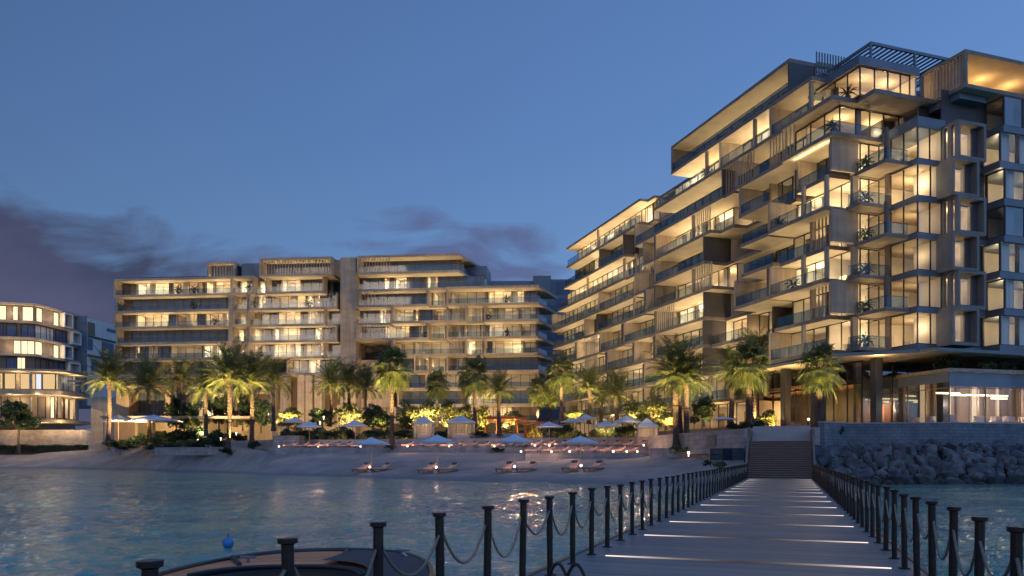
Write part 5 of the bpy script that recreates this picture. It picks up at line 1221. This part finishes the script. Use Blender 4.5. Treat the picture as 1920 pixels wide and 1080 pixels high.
for x, yb, hw, hp, Y, K, lab in ((427, 850, 17, 12, 117, S1, 'small dark shrub around the foot of the tallest left palm'), (474, 840, 14, 14, 119, S1, 'small shrub around the foot of the palm standing in the sand left of the loungers'),
    (735, 842, 15, 9, 106, S1, 'low shrub at the foot of the pink-trunked fan palm'), (934, 846, 15, 8, 103.5, S1, 'low dark shrub on the terrace edge below the orange pergola'), (1272, 848, 17, 13, 82, S2, 'spiky-looking low shrub at the foot of the palm trio'), (1296, 842, 12, 12, 82, S1, 'small shrub just right of the foot of the palm trio'),
    (1545, 822, 20, 28, 71.5, S1, 'dark shrub at the foot of the palm right of the stairs'), (1570, 822, 17, 26, 72, S1, 'dark shrub at the left end of the bluish sea wall'), (1420, 806, 16, 20, 76, S1, 'dark shrub at the left top corner of the stairs'), (1395, 808, 18, 18, 78, S1, 'dark shrub right of the lone white parasol near the stairs'), (1378, 806, 16, 14, 80, S1, 'small dark shrub just behind the lone white parasol near the stairs'),
    (540, 800, 20, 14, 125, S2, 'green shrub right of the square planter wall'), (570, 818, 24, 12, 117, S1, 'long low shrub behind the first terrace loungers'), (755, 818, 30, 12, 117, S1, 'low dark shrub left of the first cabana'), (830, 818, 16, 10, 116, S1, 'low dark shrub between the two cabanas'), (905, 818, 20, 10, 114, S1, 'low dark shrub right of the white cabana'), (700, 818, 26, 12, 118, S1, 'low dark shrub beside the stone bench'), (1055, 812, 20, 16, 106, S1, 'round shrub between the middle parasols'), (1170, 812, 24, 14, 103, S1, 'dark shrub beneath the rightmost parasols'), (1350, 876, 14, 12, 66, S2, 'beach shrub by the glass balustrade left of the stairs'), (1325, 872, 12, 10, 69, S1, 'smaller beach shrub left of the glass balustrade'), (625, 818, 20, 10, 118, S1, 'low dark shrub behind the stone bench')):
    shrub(K, x, yb, hw, hp, Y, lab, 'shrubs of the beach terraces')
GZ = 'low lit garden bushes along the front of the plaza'; rq = random.Random(31)
for i in range(34):
    x = 540 + i * 20.5 + rq.uniform(-7, 7); Y = (124 if x < 1000 else 117 - (x - 1000) * .05) + rq.uniform(-2, 6); lit_leaf = i % 3 != 0  # lit bushes take the paler leaf, part of their light put into colour
    shrub(S2 if lit_leaf else S1, x, 0, rq.uniform(14, 24), rq.uniform(14, 30), Y, ('yellow-lit' if lit_leaf else 'dark') + ' garden bush in the planting along the front of the plaza', GZ + (' lit' if lit_leaf else ' dark'), zb=PZ)
    if i % 2: lamp('POINT', gx(x + 4, Y - 2.2, PZ + .5), 130, (1, .66, .2))
hd = empty('hedge', (-110, 171, 3.0), 'long dark clipped hedge in front of the pink garden wall', 'hedge'); mb = MB(); rg = random.Random(4)
for i in range(26000):
    x = rg.uniform(-14, 31.5); y = rg.uniform(-.9, .9); z = rg.random() ** .6 * (1.95 + .35 * noise.noise(Vector((x * .4, 0, 0)))) ; c = Vector((x, y, z)); a = Vector((rg.gauss(0, 1), rg.gauss(0, 1), rg.gauss(0, 1))).normalized() * .17; b = a.cross(Vector((rg.gauss(0, 1), rg.gauss(0, 1), 1))).normalized() * .09
    mb.add([c - a, c + b, c + a, c - b], [(0, 1, 2, 3)])
mb.build('foliage', 'shrub', hd); mb = MB(); mb.box(W, -14, 31.4, -.6, .6, -.3, 1.5); mb.build('branches', 'bark', hd)
# roof garden of the pavilion
GR = 'plants of the roof garden over the restaurant'; rg = random.Random(8)
for i in range(13):
    x, y = PF(.8 + rg.random() * 2.5, -(.8 + i * 1.5), 0)[:2]; s = rg.uniform(.7, 1.15); (S1 if i % 5 != 3 else S2).put((x, y, 10.9), rg.uniform(0, 6), (s * 1.1, s, s * rg.uniform(.7, 1.3)), 'dark trailing shrub on the restaurant roof', GR)
def mk_pot():
    r = empty('potted_plant', label='x', cat='potted plant'); mb = MB(); mb.lathe([(.16, 0), (.24, .45), (.22, .45)], n=12); mb.build('pot', 'potm', r); rg = random.Random(2); mb = MB()
    mb.tube([(0, 0, .4), (0, 0, .8)], .03, 5, 1)
    for i in range(16): frond(mb, i * 2.4, R(70 - i * 6), .75, R(80), rg, 1.1, 8)
    q = mb.build('leaves', ['leaf', 'bark'], r)
    for v in q.data.vertices: v.co.z += .7 if v.co.z < .39 or True else 0
    return r
KPOT = Kind(mk_pot)
def pot(s, d, z, label): x, y = FR(s, d, 0)[:2]; KPOT.put((x, y, z), rnd.uniform(0, 6), 1.15, label, 'potted plants on the balconies')
floors_ = ['lowest', 'second lowest', 'third lowest', 'fourth lowest', 'fifth lowest', 'sixth lowest']
for k in range(6): pot(4.3, 2.3, zk(k), 'dark potted palm on the %s corner balcony of the tall building' % floors_[k])
pot(5, 3.9, 38.5, 'bluish potted plant on the penthouse terrace, by its glass corner'); pot(5.0, 5.7, zk(6), 'large bluish potted plant at the corner of the deep balcony under the penthouse')
pot(14, 5.2, zk(4), 'potted plant beside a lit glass room in the middle of the tall building'); pot(12.2, 4.8, zk(2), 'potted plant on a lit balcony low in the middle of the tall building')
pot(28.5, 5.2, zk(7), 'potted plant beside the post of the upper lit balcony'); pot(56, 4, zk(7), 'potted plant on the far upper terrace of the tall building')
def potc(x, j, label): s = sc_(x, -.6); X, Y = FC(s, -.8, 0)[:2]; KPOT.put((X, Y, zc_(j)), rnd.uniform(0, 6), 1.5, label, 'potted plants on the balconies')
for x, j, l in ((334, 4, 'dark potted plant left of centre on the top lit terrace of the long building'), (364, 4, 'taller dark potted plant on the top lit terrace of the long building'), (466, 4, 'dark potted plant at the right end of the top left terrace of the long building'), (364, 3, 'dark potted plant on the unlit terrace one below the top, long building'), (225, 3, 'dark potted plant at the far left of the unlit terrace, long building'), (402, 2, 'dark potted plant on the second lit left terrace of the long building'), (478, 3, 'dark potted plant left of the middle lit terrace of the long building'), (579, 3, 'dark potted plant right of the middle lit terrace of the long building'), (950, 3, 'dark potted plant on the top right lit terrace of the long building'), (915, 2, 'dark potted plant at the left of the second right terrace of the long building'), (950, 1, 'dark potted plant on the third right terrace of the long building'), (797, 1, 'dark potted plant beside the bright niche right of the plain wall')): potc(x, j, l)

# ================================================================== parasols, loungers, lanterns, cabanas
def mk_parasol():
    r = empty('parasol', label='x', cat='parasol'); mb = MB(); n = 8; R_ = 2.0; zt, ze = 3.55, 2.85; rim = [(R_ * math.cos(2 * math.pi * (i + .5) / n), R_ * math.sin(2 * math.pi * (i + .5) / n)) for i in range(n)]
    for i in range(n):
        a, b = rim[i], rim[(i + 1) % n]; m1 = [(a[0] * t, a[1] * t) for t in (.5,)][0]; m2 = (b[0] * .5, b[1] * .5); zm = ze + (zt - ze) * .46
        mb.add([(0, 0, zt), (*m1, zm), (*m2, zm)], [(0, 1, 2)]); mb.add([(*m1, zm), (*a, ze), ((a[0] + b[0]) * .485, (a[1] + b[1]) * .485, ze + .03), (*b, ze), (*m2, zm)], [(0, 1, 2, 3, 4)])
        mb.add([(*a, ze), (*b, ze), (*b, ze - .12), (*a, ze - .12)], [(0, 1, 2, 3)])
    mb.build('canopy', 'canvas', r); mb = MB(); mb.tube([(0, 0, 0), (0, 0, 3.5)], .045, 8); mb.tube([(0, 0, 3.5), (0, 0, 3.68)], [.03, .02], 6); mb.build('pole', 'pole', r)
    mb = MB()
    for a in rim: mb.tube([(0, 0, zt - .08), (a[0] * .97, a[1] * .97, ze - .02)], .018, 4)
    mb.build('rib', 'pole', r); mb = MB(); mb.lathe([(.35, 0), (.35, .06), (.07, .1), (.07, .3)], n=14); mb.build('base', 'steel', r); return r
KU = Kind(mk_parasol)
def parasol(x, ytip, ybase, hw, Y, label, group, z=None):
    X = (x - CX) / F * Y; z0 = YZ(ybase, Y) if z is None else z; h = YZ(ytip, Y) - z0; w_ = hw / F * Y; KU.put((X, Y, z0), rnd.uniform(-.1, .1), (w_ / 2.0, w_ / 2.0, h / 3.65), label, group)
gb = 'large parasols on the open sand'; beach = ((697, 818, 91.5, 'leftmost'), (820, 813, 86, 'second from the left'), (965, 812, 82, 'third from the left'), (1088, 815, 79, 'rightmost'))
def mk_lounger():
    r = empty('sun_lounger', label='x', cat='sun lounger'); mb = MB(); mb.box(W, -.36, .36, -1.0, 1.0, .22, .30); mb.build('frame', 'teak', r)
    for sx_ in (-.3, .3):
        for sy_ in (-.85, .85): mb = MB(); mb.box(W, sx_ - .03, sx_ + .03, sy_ - .03, sy_ + .03, 0, .22); mb.build('leg', 'teak', r)
    mb = MB(); mb.box(W, -.34, .34, -1.0, .25, .30, .42); mb.build('mattress', 'cush', r)
    mb = MB(); c, s_ = math.cos(R(32)), math.sin(R(32))
    def q(x, l, n_): return (x, .25 + l * c - n_ * s_, .30 + l * s_ + n_ * c)
    mb.add([q(-.34, 0, 0), q(.34, 0, 0), q(.34, .85, 0), q(-.34, .85, 0), q(-.34, 0, .12), q(.34, 0, .12), q(.34, .85, .12), q(-.34, .85, .12)], [(0, 3, 2, 1), (4, 5, 6, 7), (0, 1, 5, 4), (1, 2, 6, 5), (2, 3, 7, 6), (3, 0, 4, 7)]); mb.build('backrest', 'cush', r)
    mb = MB(); mb.add([q(-.25, .55, .12), q(.25, .55, .12), q(.25, .82, .12), q(-.25, .82, .12), q(-.22, .58, .24), q(.22, .58, .24), q(.22, .8, .22), q(-.22, .8, .22)], [(4, 5, 6, 7), (0, 1, 5, 4), (1, 2, 6, 5), (2, 3, 7, 6), (3, 0, 4, 7)]); mb.build('pillow', 'pillow', r); return r
KL = Kind(mk_lounger)
def mk_lantern():
    r = empty('globe_lantern', label='x', cat='lantern'); mb = MB(); mb.lathe([(.03, .12), (.15, .2), (.2, .34), (.15, .48), (.03, .54)], n=14); mb.build('globe', 'globe', r, smooth=True); mb = MB(); mb.lathe([(.16, 0), (.16, .05), (.06, .07), (.06, .13)], n=12); mb.build('base', 'steel', r); return r
KG = Kind(mk_lantern)
def mk_table():
    r = empty('side_table', label='x', cat='table'); mb = MB(); mb.lathe([(.42, .34), (.44, .37), (.42, .40)], n=18); mb.build('table_top', 'teak', r); mb = MB(); mb.lathe([(.36, 0), (.38, .02), (.3, .34)], n=14); mb.build('base', 'wchair', r); return r
KT = Kind(mk_table)
for i, (x, yt, Y, w) in enumerate(beach):
    X = (x - CX) / F * Y; z = beach_z(X, Y); parasol(x, yt, 0, 36, Y, 'large pale parasol on the open sand, %s of the four' % w, gb, z=z)
    for sg in (-1, 1):
        KL.put((X + sg * 1.15 + .1, Y - .9, beach_z(X, Y - .9) + .02), R(sg * -8 - 38), 1.25, 'beige lounger on the sand, %s of the %s parasol' % ('left' if sg < 0 else 'right', 'leftmost beach' if i == 0 else 'second beach' if i == 1 else 'third beach' if i == 2 else 'rightmost beach'), 'loungers under the beach parasols')
    KT.put((X + .02, Y - 1.1, beach_z(X, Y - 1.1)), 0, 1.0, 'round side table with a lantern under the %s beach parasol' % ('leftmost', 'second', 'third', 'rightmost')[i], 'side tables on the sand')
    KG.put((X - .02, Y - 1.1, beach_z(X, Y - 1.1) + .40), 0, .7, 'glowing globe lantern under the %s beach parasol' % ('leftmost', 'second', 'third', 'rightmost')[i], 'globe lanterns')
    lamp('POINT', (X, Y - 1.3, z + 1.0), 26, (1, .62, .36), .2)
def row(n, x0, x1, Y, z, what, rz=-50):
    for i in range(n):
        x = x0 + (x1 - x0) * i / (n - 1); KL.put((*gx(x, Y + rnd.uniform(-.2, .2), 0)[:2], z), R(rz + rnd.uniform(-4, 4)), 1.05, '%s lounger from the left in %s' % (nth(i + 1), what), 'loungers lined up in %s' % what)
row(7, 545, 668, 110, 3.6, 'the left terrace row'); row(10, 762, 978, 107, 3.6, 'the middle terrace row')
row(9, 1003, 1200, 100, 3.6, 'the rear right terrace row'); row(8, 1000, 1185, 92.5, 2.75, 'the front right terrace row')
for i, (x, Y, z) in enumerate(((523, 109, 3.6), (597, 109.2, 3.6), (676, 109, 3.6), (764, 106.5, 3.6), (842, 106.5, 3.6), (927, 106, 3.6), (977, 91.2, 2.75), (1003, 99, 3.6), (1034, 91, 2.75), (1068, 91, 2.75), (1150, 91, 2.75), (1175, 91, 2.75), (1195, 90.5, 2.75), (1207, 98, 3.6), (1030, 99, 3.6))):
    KG.put(gx(x, Y, z), 0, .62, '%s glowing globe lantern among the terrace loungers, counting from the left' % nth(i + 1), 'globe lanterns'); 
    lamp('POINT', gx(x, Y - .8, z + .9), 130, (1, .62, .40), .2)
gt = 'parasols over the terraces'
for x, yt, Y, hw, z, l in ((580, 788, 112.5, 23, 3.6, 'white parasol over the left terrace row, left of two'), (666, 786, 112, 24, 3.6, 'white parasol over the left terrace row, right of two'), (551, 781, 120, 19, 5, 'small white parasol just behind the glowing columns, above the planter wall'),
    (1030, 789, 101, 27, 3.6, 'bluish parasol at the left of the right-hand terrace group'), (1075, 782, 106, 25, 5, 'bluish parasol second from left in the right-hand terrace group'), (1099, 775, 108, 20, 5, 'dark-poled high parasol in the middle of the right-hand terrace group'), (1136, 787, 100, 28, 3.6, 'bluish parasol over the rear loungers, right of centre in the right-hand group'), (1175, 777, 102.5, 27, 3.6, 'rightmost high parasol of the right-hand terrace group'), (1357, 780, 80, 26, 5, 'lone white parasol on the promenade between the palm trio and the stairs'),
    (180, 800, 163, 19, 5.5, 'small bluish parasol peeking over the pink garden wall'), (288, 776, 139, 50, 4.6, 'very wide pale parasol at the low villa'), (222, 776, 146, 26, 4.8, 'bluish parasol on the villa terrace left of the widest one')):
    parasol(x, yt, 0, hw, Y, l, gt, z=z)
# cabanas
def cabana(x, ytip, yb, hw, Y, z, label):
    X = (x - CX) / F * Y; w_ = hw / F * Y; h = YZ(ytip, Y) - z; r = empty('cabana', (X, Y, z), label, 'cabana'); he = h * .72
    mb = MB(); rim = [(-w_, -w_), (w_, -w_), (w_, w_), (-w_, w_)]
    for i in range(4): a, b = rim[i], rim[(i + 1) % 4]; mb.add([(0, 0, h), (a[0] * .5, a[1] * .5, he + (h - he) * .42), (b[0] * .5, b[1] * .5, he + (h - he) * .42)], [(0, 1, 2)]); mb.add([(a[0] * .5, a[1] * .5, he + (h - he) * .42), (*a, he), (*b, he), (b[0] * .5, b[1] * .5, he + (h - he) * .42)], [(0, 1, 2, 3)]); mb.add([(*a, he), (*b, he), (*b, he - .25), (*a, he - .25)], [(0, 1, 2, 3)])
    mb.build('canopy', 'canvas', r)
    for a in rim: mb = MB(); mb.box(W, a[0] * .93 - .05, a[0] * .93 + .05, a[1] * .93 - .05, a[1] * .93 + .05, 0, he - .01); mb.build('post', 'pole', r)
    mb = MB()
    for a, b in ((rim[0], rim[3]), (rim[1], rim[2]), (rim[3], rim[2])):
        n = 14
        for k in range(n):
            f0, f1 = k / n, (k + 1) / n; o0, o1 = .06 * (k % 2), .06 * ((k + 1) % 2); mb.quad((a[0] * .95 + (b[0] - a[0]) * .95 * f0 + o0, a[1] * .95 + (b[1] - a[1]) * .95 * f0 + o0, .1), (a[0] * .95 + (b[0] - a[0]) * .95 * f1 + o1, a[1] * .95 + (b[1] - a[1]) * .95 * f1 + o1, .1), (a[0] * .95 + (b[0] - a[0]) * .95 * f1 + o1, a[1] * .95 + (b[1] - a[1]) * .95 * f1 + o1, he - .3), (a[0] * .95 + (b[0] - a[0]) * .95 * f0 + o0, a[1] * .95 + (b[1] - a[1]) * .95 * f0 + o0, he - .3))
    mb.build('drape', 'curtain', r); mb = MB(); mb.box(W, -w_ * .7, w_ * .7, -w_ * .5, w_ * .7, .1, .5); mb.box(W, -w_ * .7, w_ * .7, w_ * .4, w_ * .7, .5, .95); mb.build('daybed', 'wchair', r)
    lamp('POINT', (X, Y, z + he * .75), 30, (1, .66, .4), .2)
cabana(795, 780, 818, 18, 117, 5, 'draped pale cabana left of two beneath the yellow trees'); cabana(865, 778, 818, 25, 116, 5, 'wider draped white cabana beside the pale-trunked fan palm'); cabana(1212, 783, 812, 19, 102.5, 3.6, 'draped bluish cabana at the right end of the loungers')
# pergola bar
pg = empty('pergola', (*gx(970, 122, 0)[:2], 5), 'orange-lit timber pergola bar behind the middle palms', 'pergola', world=True); Y = 122
mb = MB(); a, b = gx(908, Y, 0)[0], gx(990, Y, 0)[0]; mb.box(W, a, b, Y, Y + 5, YZ(786, Y), YZ(781, Y)); c, d = gx(965, 119, 0)[0], gx(1028, 119, 0)[0]; mb.box(W, c, d, 118, 121.8, YZ(795, 119), YZ(791, 119)); mb.build('roof', 'orange', pg)
for x, y_ in ((910, Y + .2), (988, Y + .2), (930, Y + 4.5), (970, Y + 4.5)): mb = MB(); X = gx(x, Y, 0)[0]; mb.box(W, X - .12, X + .12, y_ - .12, y_ + .12, 5, YZ(786, Y) - .01); mb.build('post', 'orange', pg)
for x in (968, 985, 1004, 1026): mb = MB(); X = gx(x, 119, 0)[0]; mb.box(W, X - .1, X + .1, 118.1, 118.3, 5, YZ(795, 119) - .01); mb.build('post', 'orange', pg)
mb = MB(); mb.box(W, gx(880, 118, 0)[0], gx(982, 118, 0)[0], 116.2, 117.2, 5, 5.9); mb.build('bar_counter', 'wall', pg)
for x, p in ((915, 500), (940, 500), (965, 500), (890, 300)): lamp('POINT', gx(x, 123.5, 6.6), p, (1, .55, .15), .3)
lamp('POINT', gx(1000, 120, 6.2), 250, (1, .5, .15), .3)
# glass balustrade by the stairs
for i, (x, Y) in enumerate(((1352, 72), (1375, 69.5))):
    r = empty('glass_balustrade', (*gx(x, Y, 0)[:2], 1.9), 'short glass balustrade left of the stairs, the %s one' % ('left' if i == 0 else 'right'), 'balustrade', 'glass balustrades beside the stairs'); mb = MB(); mb.box(W, -1.0, 1.0, 0, .03, .1, 1.15); mb.build('glass_panel', 'rail', r); mb = MB(); mb.box(W, -1.0, 1.0, -.03, .06, 1.151, 1.2)
    for q in (-1, 1): mb.box(W, q - .03, q + .03, -.01, .05, -.6, 1.15)
    mb.build('handrail', 'steel', r)
# restaurant armchairs
def mk_arm():
    r = empty('armchair', label='x', cat='armchair'); mb = MB(); mb.box(W, -.36, .36, -.34, .34, .26, .46); mb.build('seat', 'wchair', r); mb = MB(); n = 9; A = []
    for i in range(n + 1): a = R(-20 + 220 * i / n); A.append((math.cos(a) * .4, math.sin(a) * .4))
    for (x0, y0), (x1, y1) in zip(A, A[1:]): mb.add([(x0, y0, .3), (x1, y1, .3), (x1, y1, .82), (x0, y0, .82), (x0 * .85, y0 * .85, .3), (x1 * .85, y1 * .85, .3), (x1 * .85, y1 * .85, .8), (x0 * .85, y0 * .85, .8)], [(0, 1, 2, 3), (5, 4, 7, 6), (3, 2, 6, 7)])
    mb.build('backrest', 'wchair', r)
    for x, y in ((-.3, -.28), (.3, -.28), (-.3, .28), (.3, .28)): mb = MB(); mb.tube([(x, y, 0), (x, y, .26)], .02, 5); mb.build('leg', 'teak', r)
    return r
KA = Kind(mk_arm)
for i in range(12):
    x, y = PF(1.0 + (i * 37 % 10) * .12, -(.9 + 1.25 * i), 0)[:2] if i > 2 else PF(.9 + 2.2 * i, -.9, 0)[:2]; KA.put((x, y, 5.46), rnd.uniform(0, 6), 1.15, '%s pale armchair behind the restaurant glass, counting from the left' % nth(i + 1 if i > 2 else 3 - i), 'armchairs in the restaurant')
# lamp at the stairs and small garden lights
ln = empty('garden_lamp', gx(1516, 71.5, PZ), 'small bright round lamp at the right top of the stairs', 'lamp'); mb = MB(); mb.tube([(0, 0, 0), (0, 0, .7)], .03, 6); mb.build('pole', 'steel', ln); mb = MB(); mb.lathe([(.02, .68), (.11, .76), (.11, .86), (.02, .93)], n=12); mb.build('globe', 'globe', ln, smooth=True)
for i, (x, y, Y) in enumerate(((371, 825, 139), (414, 822, 138), (443, 812, 137), (655, 805, 131), (607, 782, 130), (600, 792, 128), (1291, 849, 80.5))):
    g = empty('garden_lamp', (*gx(x, Y, 0)[:2], YZ(y, Y) - .4), 'tiny glowing garden spotlight, %s from the left' % nth([1, 2, 3, 6, 5, 4, 7][i]), 'lamp', 'garden spotlights'); mb = MB(); mb.lathe([(.05, 0), (.05, .25), (.12, .3), (.14, .5), (.03, .55)], n=10); mb.build('globe', 'globe', g, smooth=True)

# ---- floodlights at the foot of the buildings (they make the golden undersides)
for x, Y, tx, tY, tz, p in ((1140, 108, 1120, 140, 30, 6500), (1200, 95, 1220, 115, 34, 6500), (1320, 82, 1370, 100, 38, 4200), (1440, 78, 1520, 88, 42, 1100)):
    lamp('SPOT', gx(x, Y, PZ + 1), p, (1, .78, .47), 1.2, target=gx(tx, tY, tz), angle=105, blend=.9)
for x in (240, 380, 520, 660, 800, 940):
    lamp('SPOT', gx(x, 138, PZ + 1.5), 19000, (1, .66, .31), 1.2, target=gx(x, 170, 32), angle=115, blend=.9)
lamp('SPOT', gx(30, 163, 5), 2500, (1, .7, .45), 1, target=gx(40, 180, 26), angle=110, blend=.9)

# ================================================================== sky, sun, camera
w = bpy.data.worlds.new('World'); sc.world = w; w.use_nodes = True; t = w.node_tree; t.nodes.clear()
def mth(op, a, b=None, c=None, clamp=False):
    n = t.nodes.new('ShaderNodeMath'); n.operation = op; n.use_clamp = clamp
    for i, v in enumerate((a, b, c)):
        if v is None: continue
        if isinstance(v, (int, float)): n.inputs[i].default_value = v
        else: t.links.new(v, n.inputs[i])
    return n.outputs[0]
def mixc(f, a, b, bt='MIX'):
    n = t.nodes.new('ShaderNodeMix'); n.data_type = 'RGBA'; n.blend_type = bt
    for i, v in ((0, f), (6, a), (7, b)):
        if isinstance(v, (int, float)): n.inputs[i].default_value = v
        elif isinstance(v, tuple): n.inputs[i].default_value = (*v, 1)
        else: t.links.new(v, n.inputs[i])
    return n.outputs[2]
SUN_EL, SUN_AZ = R(1.5), R(205)
out = t.nodes.new('ShaderNodeOutputWorld'); bg = t.nodes.new('ShaderNodeBackground'); t.links.new(bg.outputs[0], out.inputs[0])
tc = t.nodes.new('ShaderNodeTexCoord'); sp = t.nodes.new('ShaderNodeSeparateXYZ'); t.links.new(tc.outputs['Generated'], sp.inputs[0])
ay = mth('MAXIMUM', mth('ABSOLUTE', sp.outputs[1]), .08); u = mth('DIVIDE', sp.outputs[0], ay); v = mth('DIVIDE', sp.outputs[2], ay)
el = mth('MAXIMUM', sp.outputs[2], 0)
sky = t.nodes.new('ShaderNodeTexSky'); sky.sky_type = 'NISHITA'; sky.sun_disc = False; sky.sun_elevation = SUN_EL; sky.sun_rotation = SUN_AZ; sky.altitude = 50; sky.ozone_density = 3
nish = mixc(1.0, sky.outputs[0], (.35, .42, .55), 'MULTIPLY')
grad = ramp(t, el, [(0, (.20, .30, .47)), (.2, (.145, .265, .49)), (.38, (.105, .205, .435)), (.6, (.078, .158, .365)), (1, (.05, .105, .25))])
side = mth('MULTIPLY_ADD', mth('MINIMUM', mth('MAXIMUM', u, -.8), .9), .38, 1.0)
sc2 = t.nodes.new('ShaderNodeCombineXYZ')
for i in range(3): t.links.new(side, sc2.inputs[i])
base = mixc(.12, mixc(1.0, grad, sc2.outputs[0], 'MULTIPLY'), nish)
cv = t.nodes.new('ShaderNodeCombineXYZ'); t.links.new(mth('MULTIPLY', u, 6.5), cv.inputs[0]); t.links.new(mth('MULTIPLY', v, 16), cv.inputs[1])
nz = t.nodes.new('ShaderNodeTexNoise'); nz.inputs['Scale'].default_value = 1.0; nz.inputs['Detail'].default_value = 8; nz.inputs['Roughness'].default_value = .55; nz.inputs['Distortion'].default_value = .4; t.links.new(cv.outputs[0], nz.inputs[0])
n0 = mth('SUBTRACT', nz.outputs[0], .5)
top = ramp(t, mth('MULTIPLY_ADD', u, 1, 1), [(.30, (.385,) * 3), (.5, (.325,) * 3), (.66, (.285,) * 3), (.80, (.245,) * 3), (.92, (.2,) * 3), (1.0, (.12,) * 3)])
dl = mth('MULTIPLY', mth('ADD', mth('SUBTRACT', top, v), mth('MULTIPLY', n0, .26)), 13, clamp=True)
ex = mth('DIVIDE', mth('ADD', u, .06), .195); ey = mth('DIVIDE', mth('SUBTRACT', v, mth('MULTIPLY_ADD', u, -.12, .255)), .052)
rr2 = mth('ADD', mth('MULTIPLY', ex, ex), mth('MULTIPLY', ey, ey)); dr = mth('MULTIPLY', mth('ADD', mth('SUBTRACT', 1, rr2), mth('MULTIPLY', n0, 6.5)), .95, clamp=True)
ex3 = mth('DIVIDE', mth('ADD', u, -.05), .16); ey3 = mth('DIVIDE', mth('SUBTRACT', v, .80), .04) 
nz2 = t.nodes.new('ShaderNodeTexNoise'); nz2.inputs['Scale'].default_value = .55; nz2.inputs['Detail'].default_value = 6; t.links.new(cv.outputs[0], nz2.inputs[0])
ccol = ramp(t, nz2.outputs[0], [(.35, (.042, .050, .10)), (.65, (.085, .085, .155))])
c1 = mixc(mth('MULTIPLY', dl, .94), base, ccol)
c2 = mixc(mth('MULTIPLY', dr, .80), c1, (.095, .115, .24))
behind = mth('MULTIPLY_ADD', mth('MULTIPLY', mth('SUBTRACT', .12, sp.outputs[1]), 1.6, clamp=True), .75, 1.0)  # unseen sky behind the camera raised to brighten the foreground
zen = mth('MULTIPLY_ADD', mth('MULTIPLY', mth('SUBTRACT', sp.outputs[2], .52), 3.0, clamp=True), .85, 1.0)  # sky overhead, out of view, raised as added fill
bz = mth('MULTIPLY', behind, zen); cb_ = t.nodes.new('ShaderNodeCombineXYZ')
for i in range(3): t.links.new(bz, cb_.inputs[i])
c3 = mixc(1.0, c2, cb_.outputs[0], 'MULTIPLY')
t.links.new(c3, bg.inputs[0]); bg.inputs[1].default_value = 1.0
sl = bpy.data.lights.new('sun', 'SUN'); sl.energy = .12; sl.angle = R(12); sl.color = (1, .72, .5); so = bpy.data.objects.new('sun', sl); COL.objects.link(so)
sd = Vector((math.sin(SUN_AZ) * math.cos(SUN_EL), math.cos(SUN_AZ) * math.cos(SUN_EL), math.sin(R(12)))); so.rotation_euler = sd.to_track_quat('Z', 'Y').to_euler()

cam = bpy.data.cameras.new('camera'); co = bpy.data.objects.new('camera', cam); COL.objects.link(co); co.location = (0, 0, EYE); co.rotation_euler = (R(90), 0, 0)
cam.sensor_width = 36; cam.lens = 36 * F / 1920; cam.shift_y = (HY - 540) / 1920; cam.clip_start = .1; cam.clip_end = 3000; sc.camera = co
sc.view_settings.view_transform = 'Standard'; sc.view_settings.look = 'None'; sc.view_settings.exposure = .06; sc.view_settings.gamma = 1
cy = sc.cycles; cy.use_denoising = True; cy.denoiser = 'OPENIMAGEDENOISE'; cy.max_bounces = 6; cy.diffuse_bounces = 3; cy.glossy_bounces = 3; cy.transparent_max_bounces = 16; cy.transmission_bounces = 4; cy.sample_clamp_indirect = 3; cy.caustics_reflective = False; cy.caustics_refractive = False; cy.use_light_tree = True
print('LIGHTS', len([o for o in bpy.data.objects if o.type == 'LIGHT']), 'ROCKS', cnt)
